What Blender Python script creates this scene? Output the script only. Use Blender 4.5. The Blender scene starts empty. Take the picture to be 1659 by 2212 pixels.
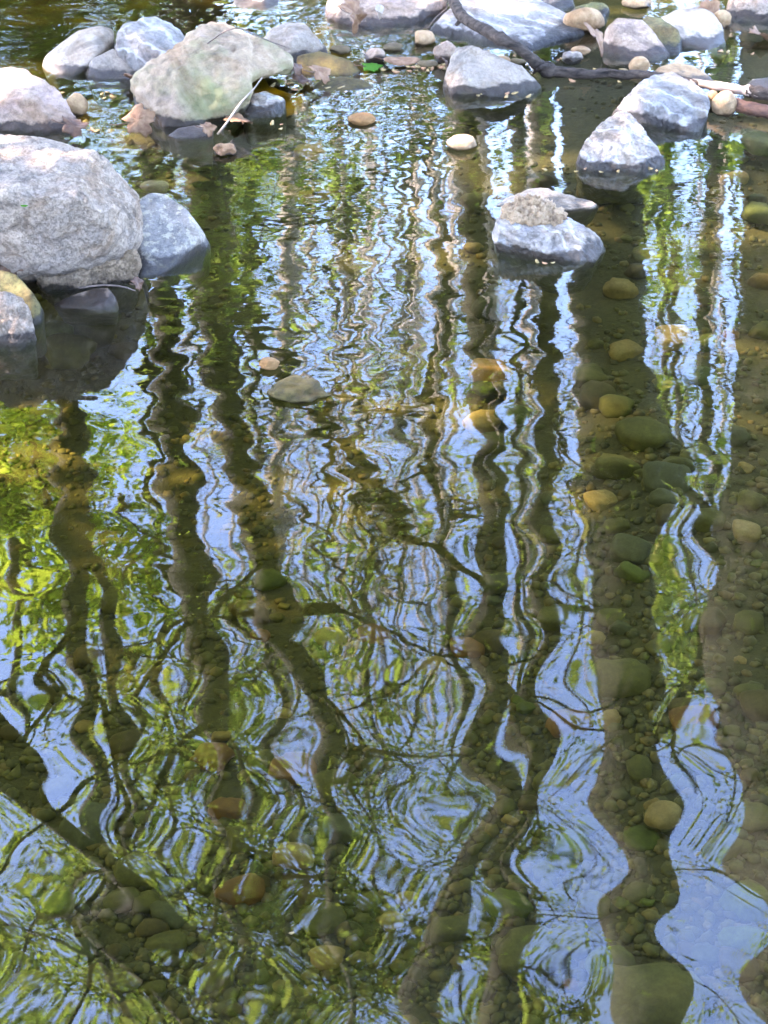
import bpy, bmesh, math, random
import numpy as np
from mathutils import Vector, Matrix, noise

random.seed(11)
rng = np.random.default_rng(11)
sc = bpy.context.scene
COL = sc.collection

# ------------------------------------------------------------------ camera
CAM_H = 1.5
PITCH = math.radians(34.0)
HALF = math.radians(17.0)
cd = bpy.data.cameras.new('camera')
cd.sensor_fit = 'VERTICAL'
cd.sensor_height = 24.0
cd.lens = 12.0 / math.tan(HALF)
cd.clip_start = 0.05
cd.clip_end = 2000
cd.dof.use_dof = True
cd.dof.focus_distance = 2.9
cd.dof.aperture_fstop = 9.0
cam = bpy.data.objects.new('camera', cd)
cam.location = (0, 0, CAM_H)
cam.rotation_euler = (math.pi / 2 - PITCH, 0, 0)
COL.objects.link(cam)
sc.camera = cam
sc.render.resolution_x, sc.render.resolution_y = 768, 1024

# ------------------------------------------------------------------ sky, sun, exposure
SUN_EL, SUN_AZ = math.radians(45), math.radians(-82)      # azimuth from +Y, negative to the left
world = bpy.data.worlds.new('World')
sc.world = world
world.use_nodes = True
wn = world.node_tree
sky = wn.nodes.new('ShaderNodeTexSky')
sky.sky_type = 'NISHITA'
sky.sun_disc = False
sky.sun_elevation = SUN_EL
sky.sun_rotation = SUN_AZ
sky.air_density = 1.0
sky.dust_density = 0.6
sky.ozone_density = 4.0
wn.links.new(sky.outputs[0], wn.nodes['Background'].inputs[0])
wn.nodes['Background'].inputs[1].default_value = 0.15
sd = bpy.data.lights.new('sun', 'SUN')
sd.energy = 2.7
sd.angle = math.radians(0.5)
sd.color = (1.0, 0.95, 0.86)
sun = bpy.data.objects.new('sun', sd)
TO_SUN = Vector((math.sin(SUN_AZ) * math.cos(SUN_EL), math.cos(SUN_AZ) * math.cos(SUN_EL), math.sin(SUN_EL)))
sun.rotation_euler = TO_SUN.to_track_quat('Z', 'Y').to_euler()
sun.location = (-20, 8, 30)
COL.objects.link(sun)
sc.view_settings.view_transform = 'Standard'
sc.view_settings.look = 'None'
sc.view_settings.gamma = 1.0
sc.view_settings.exposure = 4.95
sc.view_settings.use_white_balance = True
sc.view_settings.white_balance_temperature = 6750
sc.view_settings.white_balance_tint = 25
sc.render.engine = 'CYCLES'
cy = sc.cycles
cy.max_bounces = 5
cy.diffuse_bounces = 2
cy.glossy_bounces = 2
cy.transparent_max_bounces = 12
cy.caustics_reflective = False
cy.caustics_refractive = False
cy.use_denoising = True
cy.use_adaptive_sampling = True
cy.adaptive_threshold = 0.02

# ------------------------------------------------------------------ picture measures -> places
PW, PH = 1659.0, 2212.0
FPX = PH / 2 / math.tan(HALF)
FWD = Vector((0, math.cos(PITCH), -math.sin(PITCH)))
UPV = Vector((0, math.sin(PITCH), math.cos(PITCH)))
EYE = Vector((0, 0, CAM_H))


def ray(u, v):
    return (Vector((1, 0, 0)) * (u - PW / 2) + UPV * (PH / 2 - v) + FWD * FPX).normalized()


def onwater(u, v, z=0.0):
    d = ray(u, v)
    return EYE + d * ((z - CAM_H) / d.z)


def aty(u, v, y):
    d = ray(u, v)
    return EYE + d * (y / d.y)


def mirrored(u, v, y):
    p = aty(u, v, y)
    return Vector((p.x, p.y, -p.z))


def pxsize(u, v):
    return (onwater(u, v) - EYE).length / FPX


# ------------------------------------------------------------------ naming
def tag(o, label=None, cat=None, group=None, kind=None):
    if label: o['label'] = label
    if cat: o['category'] = cat
    if group: o['group'] = group
    if kind: o['kind'] = kind
    return o


def mesh_obj(name, verts, faces, mat=None, parent=None, smooth=True):
    me = bpy.data.meshes.new(name)
    if isinstance(verts, np.ndarray):
        verts = verts.tolist()
    if isinstance(faces, np.ndarray):
        faces = faces.tolist()
    me.from_pydata(verts, [], faces)
    if smooth:
        me.shade_smooth()
    o = bpy.data.objects.new(name, me)
    COL.objects.link(o)
    if mat: me.materials.append(mat)
    if parent: o.parent = parent
    return o


def empty(name, loc=(0, 0, 0)):
    o = bpy.data.objects.new(name, None)
    o.empty_display_size = 0.05
    o.location = loc
    COL.objects.link(o)
    return o


# ------------------------------------------------------------------ materials
def newmat(name):
    m = bpy.data.materials.new(name)
    m.use_nodes = True
    nt = m.node_tree
    nt.nodes.clear()
    out = nt.nodes.new('ShaderNodeOutputMaterial')
    return m, nt, out


def N(nt, t, **kw):
    n = nt.nodes.new(t)
    for k, v in kw.items():
        setattr(n, k, v)
    return n


def L(nt, a, b):
    nt.links.new(a, b)


def noise_tex(nt, vec, scale, detail=5, rough=0.6, dist=0.0):
    n = N(nt, 'ShaderNodeTexNoise')
    n.inputs['Scale'].default_value = scale
    n.inputs['Detail'].default_value = detail
    n.inputs['Roughness'].default_value = rough
    n.inputs['Distortion'].default_value = dist
    if vec is not None: L(nt, vec, n.inputs['Vector'])
    return n.outputs['Fac']


def ramp(nt, fac, stops):
    r = N(nt, 'ShaderNodeValToRGB')
    e = r.color_ramp.elements
    while len(e) > 1: e.remove(e[-1])
    for i, (p, c) in enumerate(stops):
        el = e[0] if i == 0 else e.new(p)
        el.position = p
        el.color = (*c, 1) if len(c) == 3 else c
    L(nt, fac, r.inputs[0])
    return r.outputs['Color']


def mix(nt, fac, a, b, mode='MIX'):
    m = N(nt, 'ShaderNodeMix', data_type='RGBA', blend_type=mode)
    for s, val in ((m.inputs[0], fac), (m.inputs[6], a), (m.inputs[7], b)):
        if isinstance(val, (int, float)): s.default_value = val
        elif isinstance(val, tuple): s.default_value = (*val, 1) if len(val) == 3 else val
        else: L(nt, val, s)
    return m.outputs[2]


def mth(nt, op, a, b=None, c=None, clamp=False):
    m = N(nt, 'ShaderNodeMath', operation=op)
    m.use_clamp = clamp
    for i, val in enumerate((a, b, c)):
        if val is None: continue
        if isinstance(val, (int, float)): m.inputs[i].default_value = val
        else: L(nt, val, m.inputs[i])
    return m.outputs[0]


def maprange(nt, v, a, b, c=0.0, d=1.0):
    m = N(nt, 'ShaderNodeMapRange')
    m.inputs[1].default_value = a; m.inputs[2].default_value = b
    m.inputs[3].default_value = c; m.inputs[4].default_value = d
    L(nt, v, m.inputs[0])
    return m.outputs[0]


def rock_mat(name, base, dark, light, blotch=(0.30, 0.22, 0.15), blotch_amt=0.3, scale=14.0, moss=0.0, grain=1.0,
             wet=0.021, algae=1.0, vein=0.0, speck=0.0, speck_col=(0.42, 0.33, 0.19), bump=0.5):
    m, nt, out = newmat(name)
    geo = N(nt, 'ShaderNodeNewGeometry')
    pos = geo.outputs['Position']
    tc = pos
    n1 = noise_tex(nt, tc, scale, 8, 0.65, 0.4)
    col = ramp(nt, n1, [(0.30, dark), (0.5, base), (0.72, light)])
    if wet > 0:
        col = mix(nt, 1.0, col, (0.83, 0.66, 0.49), 'MULTIPLY')
    n2 = noise_tex(nt, tc, scale * 7, 6, 0.75)
    grit = ramp(nt, n2, [(0.34, (0.50,) * 3), (0.5, (0.98,) * 3), (0.66, (1.3,) * 3)])
    col = mix(nt, 0.75 * grain, col, mix(nt, 1.0, col, grit, 'MULTIPLY'))
    n3 = noise_tex(nt, tc, scale * 0.7, 5, 0.7)
    col = mix(nt, mth(nt, 'MULTIPLY', maprange(nt, n3, 0.5, 0.68), blotch_amt), col, blotch)
    if vein:
        wv = N(nt, 'ShaderNodeTexWave'); wv.inputs['Scale'].default_value = scale * 0.55; wv.inputs['Distortion'].default_value = 9.0
        wv.inputs['Detail'].default_value = 5; wv.inputs['Detail Scale'].default_value = 1.6; wv.bands_direction = 'DIAGONAL'
        L(nt, tc, wv.inputs['Vector'])
        col = mix(nt, mth(nt, 'MULTIPLY', maprange(nt, wv.outputs['Fac'], 0.25, 0.0), vein), col, mix(nt, 1.0, col, (0.5, 0.52, 0.56), 'MULTIPLY'))
        col = mix(nt, mth(nt, 'MULTIPLY', maprange(nt, wv.outputs['Fac'], 0.88, 1.0), vein), col, (0.66, 0.64, 0.60))
    if speck:
        n6 = noise_tex(nt, tc, scale * 3.2, 5, 0.7)
        col = mix(nt, mth(nt, 'MULTIPLY', maprange(nt, n6, 0.52, 0.57), speck), col, speck_col)
    if moss:
        n4 = noise_tex(nt, tc, scale * 0.55, 4, 0.65)
        col = mix(nt, mth(nt, 'MULTIPLY', maprange(nt, n4, 0.44, 0.62), moss), col, (0.13, 0.145, 0.05))
    if wet > 0:
        # broad rusty and dark weathering stains
        n7 = noise_tex(nt, tc, scale * 0.38, 7, 0.7, 1.2)
        col = mix(nt, mth(nt, 'MULTIPLY', maprange(nt, n7, 0.50, 0.62), 0.75), col, mix(nt, 1.0, col, (0.62, 0.52, 0.42), 'MULTIPLY'))
        n8 = noise_tex(nt, tc, scale * 0.5, 7, 0.75, 0.8)
        col = mix(nt, mth(nt, 'MULTIPLY', maprange(nt, n8, 0.54, 0.64), 0.8), col, mix(nt, 1.0, col, (0.45, 0.45, 0.47), 'MULTIPLY'))
    # fine dark cracks and pits
    vo = N(nt, 'ShaderNodeTexNoise'); vo.inputs['Scale'].default_value = scale * 2.2; vo.inputs['Detail'].default_value = 8
    vo.inputs['Roughness'].default_value = 0.75
    L(nt, tc, vo.inputs['Vector'])
    crack = maprange(nt, mth(nt, 'ABSOLUTE', mth(nt, 'SUBTRACT', vo.outputs['Fac'], 0.5)), 0.0, 0.018, 0.35, 1.0)
    col = mix(nt, min(1.0, 0.75 * grain), col, mix(nt, 1.0, col, crack, 'MULTIPLY'))
    sep = N(nt, 'ShaderNodeSeparateXYZ')
    L(nt, pos, sep.inputs[0])
    nz = noise_tex(nt, tc, 16, 4, 0.6)
    zz = mth(nt, 'ADD', sep.outputs['Z'], mth(nt, 'MULTIPLY', mth(nt, 'SUBTRACT', nz, 0.5), -0.045))
    wetf = maprange(nt, zz, wet, wet - 0.006)
    col = mix(nt, wetf, col, mix(nt, 1.0, col, (0.15, 0.13, 0.11), 'MULTIPLY'))
    alg = maprange(nt, zz, 0.004, -0.02)
    na = noise_tex(nt, tc, 30, 5, 0.7)
    algc = ramp(nt, na, [(0.3, (0.020, 0.019, 0.006)), (0.7, (0.062, 0.056, 0.016))])
    col = mix(nt, mth(nt, 'MULTIPLY', alg, 0.93 * algae), col, algc)
    p = N(nt, 'ShaderNodeBsdfPrincipled')
    L(nt, col, p.inputs['Base Color'])
    L(nt, maprange(nt, wetf, 0, 1, 0.85, 0.5), p.inputs['Roughness'])
    p.inputs['Specular IOR Level'].default_value = 0.35
    b = N(nt, 'ShaderNodeBump')
    b.inputs['Strength'].default_value = bump
    b.inputs['Distance'].default_value = 0.017
    hh = mth(nt, 'ADD', mth(nt, 'MULTIPLY', n1, 1.0), mth(nt, 'MULTIPLY', n2, 0.35))
    hh = mth(nt, 'ADD', hh, mth(nt, 'MULTIPLY', crack, 0.25))
    L(nt, hh, b.inputs['Height'])
    L(nt, b.outputs[0], p.inputs['Normal'])
    L(nt, p.outputs[0], out.inputs[0])
    return m


def plain_mat(name, c1, c2, scale=20, rough=0.7, bump=0.3, dist=0.004, stretch=None, spec=0.4):
    m, nt, out = newmat(name)
    tcn = N(nt, 'ShaderNodeTexCoord')
    vec = tcn.outputs['Object']
    if stretch:
        mp = N(nt, 'ShaderNodeMapping')
        mp.inputs['Scale'].default_value = stretch
        L(nt, vec, mp.inputs[0]); vec = mp.outputs[0]
    n1 = noise_tex(nt, vec, scale, 6, 0.65)
    col = ramp(nt, n1, [(0.32, c1), (0.68, c2)])
    p = N(nt, 'ShaderNodeBsdfPrincipled')
    L(nt, col, p.inputs['Base Color'])
    p.inputs['Roughness'].default_value = rough
    p.inputs['Specular IOR Level'].default_value = spec
    b = N(nt, 'ShaderNodeBump')
    b.inputs['Strength'].default_value = bump; b.inputs['Distance'].default_value = dist
    L(nt, n1, b.inputs['Height']); L(nt, b.outputs[0], p.inputs['Normal'])
    L(nt, p.outputs[0], out.inputs[0])
    return m


def leaf_mat(name, refl_c, trans_c, var=0.35):
    m, nt, out = newmat(name)
    geo = N(nt, 'ShaderNodeNewGeometry')
    rnd = geo.outputs['Random Per Island']
    c1 = mix(nt, mth(nt, 'MULTIPLY', rnd, var), refl_c, tuple(0.45 * c for c in refl_c))
    c2 = mix(nt, mth(nt, 'MULTIPLY', rnd, var), trans_c, (trans_c[0] * 1.05, trans_c[1] * 0.75, trans_c[2]))
    d = N(nt, 'ShaderNodeBsdfDiffuse'); L(nt, c1, d.inputs[0])
    t = N(nt, 'ShaderNodeBsdfTranslucent'); L(nt, c2, t.inputs[0])
    a = N(nt, 'ShaderNodeMixShader'); a.inputs[0].default_value = 0.6
    L(nt, d.outputs[0], a.inputs[1]); L(nt, t.outputs[0], a.inputs[2])
    L(nt, a.outputs[0], out.inputs[0])
    return m


M = {}
M['granite'] = rock_mat('granite', (0.42, 0.39, 0.37), (0.30, 0.29, 0.30), (0.54, 0.50, 0.46), (0.42, 0.27, 0.17), 0.35, 26, grain=1.0, bump=0.8)
M['bluegrey'] = rock_mat('blue_grey_stone', (0.30, 0.33, 0.38), (0.19, 0.21, 0.25), (0.46, 0.47, 0.49), (0.4, 0.36, 0.3), 0.3, 12, bump=0.6, vein=0.4, grain=0.7)
M['speckled'] = rock_mat('speckled_stone', (0.25, 0.27, 0.31), (0.18, 0.20, 0.23), (0.36, 0.36, 0.37), (0.38, 0.32, 0.22), 0.2, 18, speck=0.75, speck_col=(0.40, 0.34, 0.23), bump=0.4, wet=0.022)
M['tan'] = rock_mat('tan_stone', (0.40, 0.34, 0.27), (0.30, 0.26, 0.20), (0.52, 0.45, 0.37), (0.42, 0.30, 0.22), 0.5, 9, moss=0.75, grain=0.6, bump=0.45)
M['rough_tan'] = rock_mat('rough_tan_stone', (0.38, 0.32, 0.25), (0.22, 0.18, 0.13), (0.52, 0.46, 0.38), (0.3, 0.2, 0.12), 0.5, 30, bump=1.0, wet=0.008)
M['pink'] = rock_mat('pinkish_stone', (0.44, 0.37, 0.33), (0.30, 0.25, 0.23), (0.58, 0.52, 0.48), (0.44, 0.29, 0.24), 0.5, 12, grain=0.8, bump=0.5)
M['white'] = rock_mat('white_grey_stone', (0.50, 0.49, 0.49), (0.27, 0.28, 0.31), (0.66, 0.65, 0.63), (0.33, 0.33, 0.36), 0.5, 14, bump=0.7, vein=0.55)
M['grey'] = rock_mat('grey_stone', (0.36, 0.35, 0.34), (0.25, 0.25, 0.25), (0.46, 0.45, 0.43), (0.33, 0.29, 0.25), 0.3, 16, grain=0.6, bump=0.5)
M['lowgrey'] = rock_mat('low_grey_stone', (0.44, 0.42, 0.40), (0.33, 0.32, 0.31), (0.52, 0.50, 0.47), (0.40, 0.34, 0.28), 0.3, 16, grain=0.6, bump=0.4, wet=0.004)
M['cream'] = rock_mat('cream_pebble', (0.45, 0.34, 0.22), (0.32, 0.23, 0.14), (0.54, 0.44, 0.31), (0.40, 0.25, 0.13), 0.5, 16, grain=0.5, bump=0.2, wet=0.010, algae=0.6)
M['palegrey'] = rock_mat('pale_grey_boulder', (0.44, 0.42, 0.39), (0.36, 0.34, 0.32), (0.52, 0.50, 0.47), (0.46, 0.40, 0.33), 0.4, 10, grain=0.5, bump=0.25)
M['mossy'] = rock_mat('mossy_yellow_stone', (0.20, 0.175, 0.08), (0.10, 0.09, 0.035), (0.28, 0.25, 0.13), (0.3, 0.18, 0.06), 0.5, 14, moss=0.5, bump=0.5)
M['darkolive'] = rock_mat('dark_olive_stone', (0.085, 0.075, 0.018), (0.045, 0.04, 0.010), (0.125, 0.11, 0.03), (0.10, 0.06, 0.02), 0.5, 18, grain=0.7, bump=0.3, wet=0.001, algae=0.5)
M['rust_dry'] = rock_mat('reddish_brown_stone', (0.32, 0.20, 0.12), (0.20, 0.12, 0.07), (0.44, 0.30, 0.19), (0.3, 0.16, 0.08), 0.4, 22, grain=0.8, bump=0.5, wet=0.008)
M['crust'] = rock_mat('crusty_stone', (0.52, 0.42, 0.31), (0.26, 0.19, 0.13), (0.68, 0.58, 0.45), (0.44, 0.32, 0.22), 0.3, 42, bump=0.45, grain=0.55)
M['orange'] = rock_mat('orange_pebble', (0.2295, 0.1084, 0.0319), (0.1658, 0.0765, 0.0191), (0.2805, 0.1530, 0.0574), (0.1913, 0.0765, 0.0191), 0.4, 22, grain=0.5, bump=0.15, algae=0.0, wet=-1)
M['buff'] = rock_mat('buff_pebble', (0.1260, 0.0840, 0.0378), (0.0840, 0.0546, 0.0210), (0.1596, 0.1134, 0.0588), (0.1008, 0.0504, 0.0210), 0.4, 22, grain=0.5, bump=0.15, algae=0.0, wet=-1)
M['rust'] = rock_mat('rust_pebble', (0.0840, 0.0357, 0.0126), (0.0546, 0.0252, 0.0084), (0.1092, 0.0546, 0.0210), (0.0840, 0.0420, 0.0168), 0.4, 22, grain=0.5, bump=0.15, algae=0.0, wet=-1)
M['olive'] = rock_mat('olive_pebble', (0.0455, 0.0403, 0.0112), (0.0245, 0.0217, 0.0056), (0.0665, 0.0577, 0.0175), (0.0350, 0.0245, 0.0070), 0.5, 26, grain=0.6, bump=0.2, algae=0.0, wet=-1)
M['green'] = rock_mat('green_pebble', (0.0390, 0.0455, 0.0065), (0.0195, 0.0244, 0.0039), (0.0618, 0.0683, 0.0114), (0.0260, 0.0260, 0.0065), 0.5, 26, grain=0.6, bump=0.2, algae=0.0, wet=-1)
M['brown'] = rock_mat('brown_pebble', (0.0385, 0.0262, 0.0098), (0.0210, 0.0147, 0.0056), (0.0560, 0.0385, 0.0158), (0.0280, 0.0175, 0.0070), 0.5, 26, grain=0.6, bump=0.2, algae=0.0, wet=-1)
M['slate'] = rock_mat('slate_pebble', (0.0350, 0.0343, 0.0210), (0.0210, 0.0210, 0.0126), (0.0525, 0.0507, 0.0315), (0.0280, 0.0245, 0.0105), 0.5, 26, grain=0.6, bump=0.2, algae=0.0, wet=-1)
M['driftdark'] = plain_mat('wet_dark_bark', (0.012, 0.009, 0.007), (0.10, 0.07, 0.05), 70, 0.8, 1.0, 0.006, (0.3, 1, 1), 0.15)
M['driftpale'] = plain_mat('peeled_pale_wood', (0.17, 0.115, 0.08), (0.33, 0.25, 0.19), 30, 0.7, 0.3, 0.002, (0.12, 1, 1))
M['driftred'] = plain_mat('rotten_red_wood', (0.03, 0.012, 0.007), (0.19, 0.085, 0.045), 55, 0.75, 0.9, 0.004, (0.3, 1, 1))
M['twig'] = plain_mat('pale_twig', (0.22, 0.16, 0.11), (0.42, 0.34, 0.27), 50, 0.8, 0.3, 0.001)
M['twigdark'] = plain_mat('dark_twig', (0.06, 0.04, 0.03), (0.16, 0.11, 0.08), 50, 0.8, 0.3, 0.001)
M['deadleaf'] = plain_mat('dead_leaf', (0.12, 0.05, 0.02), (0.29, 0.155, 0.075), 45, 0.75, 0.5, 0.001)
M['deadleafdark'] = plain_mat('dark_dead_leaf', (0.05, 0.02, 0.009), (0.14, 0.065, 0.03), 45, 0.6, 0.5, 0.001)
M['husk'] = plain_mat('seed_husk', (0.26, 0.16, 0.05), (0.38, 0.26, 0.11), 80, 0.7, 0.2, 0.001)
M['huskred'] = plain_mat('reddish_husk', (0.34, 0.14, 0.06), (0.46, 0.25, 0.12), 80, 0.7, 0.2, 0.001)
M['greenleaf'] = leaf_mat('fresh_green_leaf', (0.12, 0.30, 0.05), (0.16, 0.40, 0.04), 0.1)
M['leaf_bright'] = leaf_mat('spring_leaf', (0.14, 0.205, 0.03), (0.34, 0.50, 0.06), 0.7)
M['leaf_lime'] = leaf_mat('lime_leaf', (0.19, 0.28, 0.024), (0.50, 0.72, 0.05), 0.6)
M['leaf_mid'] = leaf_mat('green_leaf', (0.075, 0.115, 0.022), (0.17, 0.26, 0.04), 0.7)
M['leaf_yellow'] = leaf_mat('yellow_young_leaf', (0.19, 0.18, 0.05), (0.40, 0.40, 0.10))
M['bark'] = plain_mat('grey_brown_bark', (0.010, 0.009, 0.005), (0.062, 0.053, 0.030), 7, 0.9, 1.0, 0.03, (1, 1, 0.25))
M['bark_pale'] = plain_mat('pale_tan_bark', (0.34, 0.27, 0.21), (0.52, 0.44, 0.37), 9, 0.9, 0.8, 0.02, (1, 1, 0.25))


def bed_mat():
    m, nt, out = newmat('creek_bed_silt')
    geo = N(nt, 'ShaderNodeNewGeometry')
    pos = geo.outputs['Position']
    n1 = noise_tex(nt, pos, 5, 6, 0.6)
    n2 = noise_tex(nt, pos, 70, 5, 0.7)
    c = ramp(nt, n1, [(0.3, (0.0142, 0.0120, 0.0038)), (0.55, (0.0268, 0.0221, 0.0069)), (0.75, (0.0378, 0.0300, 0.0095))])
    c = mix(nt, 0.6, c, ramp(nt, n2, [(0.3, (0.0095, 0.0079, 0.0031)), (0.7, (0.0473, 0.0378, 0.0142))]))
    sep = N(nt, 'ShaderNodeSeparateXYZ'); L(nt, pos, sep.inputs[0])
    n3 = noise_tex(nt, pos, 1.3, 6, 0.65)
    leafy = ramp(nt, n3, [(0.35, (0.05, 0.042, 0.022)), (0.5, (0.05, 0.075, 0.02)), (0.7, (0.11, 0.085, 0.05))])
    c = mix(nt, maprange(nt, sep.outputs['Z'], 0.05, 0.3), c, leafy)
    p = N(nt, 'ShaderNodeBsdfPrincipled')
    L(nt, c, p.inputs['Base Color']); p.inputs['Roughness'].default_value = 0.9
    b = N(nt, 'ShaderNodeBump'); b.inputs['Strength'].default_value = 0.8; b.inputs['Distance'].default_value = 0.01
    L(nt, n2, b.inputs['Height']); L(nt, b.outputs[0], p.inputs['Normal'])
    L(nt, p.outputs[0], out.inputs[0])
    return m


def water_mat():
    m, nt, out = newmat('creek_water')
    geo = N(nt, 'ShaderNodeNewGeometry')
    pos = geo.outputs['Position']
    sep = N(nt, 'ShaderNodeSeparateXYZ'); L(nt, pos, sep.inputs[0])
    # small ripples, livelier where the current runs between and behind the stones
    mp = N(nt, 'ShaderNodeMapping'); mp.inputs['Scale'].default_value = (0.55, 1.0, 1.0)
    L(nt, pos, mp.inputs[0])
    fine = noise_tex(nt, mp.outputs[0], 26, 2, 0.5, 0.6)
    flow = maprange(nt, mth(nt, 'ADD', sep.outputs['Y'], mth(nt, 'MULTIPLY', sep.outputs['X'], -0.9)), 3.6, 4.7, 0.0, 1.0)
    flow2 = maprange(nt, sep.outputs['Y'], 2.0, 3.2, 0.0, 0.12)
    amt = mth(nt, 'ADD', flow, flow2)
    b = N(nt, 'ShaderNodeBump'); b.inputs['Strength'].default_value = 1.0
    b.inputs['Distance'].default_value = 0.0016
    L(nt, mth(nt, 'MULTIPLY', fine, amt), b.inputs['Height'])
    nrm = b.outputs[0]
    lw = N(nt, 'ShaderNodeLayerWeight'); lw.inputs['Blend'].default_value = 0.5
    L(nt, nrm, lw.inputs['Normal'])
    fr = mth(nt, 'ADD', 0.042, mth(nt, 'MULTIPLY', mth(nt, 'POWER', lw.outputs['Facing'], 5.0), 0.958))
    t = N(nt, 'ShaderNodeBsdfTransparent'); t.inputs[0].default_value = (1, 1, 1, 1)
    g = N(nt, 'ShaderNodeBsdfGlossy'); g.inputs['Roughness'].default_value = 0.0
    g.inputs[0].default_value = (1, 1, 1, 1)
    L(nt, nrm, g.inputs['Normal'])
    mx = N(nt, 'ShaderNodeMixShader')
    L(nt, fr, mx.inputs[0]); L(nt, t.outputs[0], mx.inputs[1]); L(nt, g.outputs[0], mx.inputs[2])
    L(nt, mx.outputs[0], out.inputs['Surface'])
    va = N(nt, 'ShaderNodeVolumeAbsorption')
    va.inputs['Color'].default_value = (0.70, 0.66, 0.06, 1)
    va.inputs['Density'].default_value = 3.0
    L(nt, va.outputs[0], out.inputs['Volume'])
    return m


# ------------------------------------------------------------------ ground: creek bed and banks, one sheet
def sines(n, lam0, lam1, spread, seed, base_ang=math.pi / 2):
    r = np.random.default_rng(seed)
    lam = np.exp(r.uniform(np.log(lam0), np.log(lam1), n))
    ang = base_ang + r.normal(0, spread, n)
    return np.stack([2 * np.pi / lam * np.cos(ang), 2 * np.pi / lam * np.sin(ang), r.uniform(0, 2 * np.pi, n), 2 * np.pi / lam], 1)


def wave(x, y, comps, slope):
    """sum of sines whose rms slope is `slope`"""
    h = np.zeros_like(x)
    n = len(comps)
    for kx, ky, ph, k in comps:
        h += (slope / k) * np.sin(kx * x + ky * y + ph)
    return h * math.sqrt(2.0 / n)


BEDC = sines(14, 0.25, 1.6, 3.0, 5)


def sstep(v, a, b):
    t = np.clip((v - a) / (b - a), 0, 1)
    return t * t * (3 - 2 * t)


def ground_h(x, y):
    x = np.asarray(x, float); y = np.asarray(y, float)
    depth = 0.21 - 0.05 * sstep(x, 0.1, 0.6) - 0.10 * sstep(y, 3.2, 4.2) + 0.06 * sstep(y, 4.4, 5.2) + 0.32 * sstep(y, 4.15, 4.9) * sstep(-x, -0.1, 0.5)
    depth = depth + 0.04 * np.exp(-((x + 0.3) ** 2 + (y - 2.4) ** 2) / 0.5)
    h = -depth + wave(x, y, BEDC, 0.06) * 0.5
    h = np.minimum(h, -0.035)
    far = sstep(y, 7.2, 9.0); near = sstep(-y, -0.75, 0.6)
    bank = 0.55 + 0.25 * np.sin(x * 0.7 + 1) * 0.3 + 0.04 * np.maximum(np.abs(y) - 9, 0) ** 0.7
    t = np.maximum(np.maximum(far, near), np.maximum(sstep(-x, 2.6, 4.2), sstep(x, 3.0, 4.6)))
    return h * (1 - t) + bank * t


def axis(fine0, fine1, step, far):
    a = list(np.arange(fine0, fine1 + 1e-6, step))
    s, v = step, fine1
    while v < far:
        s *= 1.22; v += s; a.append(v)
    s, v = step, fine0
    while v > -far:
        s *= 1.22; v -= s; a.insert(0, v)
    return np.array(a)


def grid_mesh(xs, ys, hz):
    X, Y = np.meshgrid(xs, ys)
    Z = hz(X, Y)
    V = np.stack([X.ravel(), Y.ravel(), Z.ravel()], 1)
    nx, ny = len(xs), len(ys)
    i = np.arange(nx * ny).reshape(ny, nx)
    F = np.stack([i[:-1, :-1].ravel(), i[:-1, 1:].ravel(), i[1:, 1:].ravel(), i[1:, :-1].ravel()], 1)
    return V, F


gx = axis(-1.6, 1.6, 0.03, 500)
gy = axis(0.6, 6.4, 0.03, 500)
V, F = grid_mesh(gx, gy, ground_h)
ground = mesh_obj('ground', V, F, bed_mat())
tag(ground, 'olive brown silty creek bed rising to wooded banks', kind='structure')

# ------------------------------------------------------------------ water: a closed body with a rippled top
def crossing(n, lam0, lam1, ang, spread, seed):
    """two crossing trains of waves, at +ang and -ang to the line of sight"""
    a = sines(n // 2, lam0, lam1, spread, seed, math.pi / 2 + ang)
    b = sines(n - n // 2, lam0, lam1, spread, seed + 500, math.pi / 2 - ang)
    return np.concatenate([a, b])


W_LONG = crossing(12, 0.11, 0.20, 0.75, 0.25, 21)
W_MID = crossing(18, 0.065, 0.125, 0.6, 0.3, 22)
W_SHORT = crossing(26, 0.030, 0.060, 0.35, 0.4, 23)
W_FLOW = sines(30, 0.03, 0.09, 0.6, 24, math.pi / 2 + 0.35)


def water_h(x, y):
    nearf = 1 - sstep(y, 1.7, 2.6)
    calm_right = sstep(x - 0.06 * (y - 2.0), 0.16, 0.42)
    mid = np.exp(-((y - 2.75) / 0.6) ** 2) * (1 - 0.85 * calm_right)
    flow = sstep(y - 0.9 * x, 3.7, 4.7)
    far = sstep(y, 2.9, 3.6) * (1 - 0.7 * calm_right)
    h = wave(x, y, W_LONG, 0.0064) * (0.30 + 0.70 * nearf)
    h += wave(x, y, W_MID, 0.0056) * (0.20 - 0.08 * nearf + 0.75 * mid + 0.35 * far)
    h += wave(x, y, W_SHORT, 0.0075) * (0.015 + 0.50 * mid * (1 - sstep(x, 0.0, 0.15)) + 0.12 * mid + 0.40 * far)
    h += wave(x, y, W_FLOW, 0.035) * flow
    for (u, v, a, lam, R) in ((300, 1292, .010, .018, .035), (432, 1080, .008, .016, .03), (795, 960, .008, .014, .03)):
        c = onwater(u, v)
        r = np.hypot(x - c.x, y - c.y)
        h += a * lam / 6.28 * np.cos(r / lam * 6.28) * np.exp(-(r / R) ** 2)
    edge = (1 - sstep(np.abs(x), 3.0, 4.0)) * (1 - sstep(y, 6.0, 7.0))
    return h * edge


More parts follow.
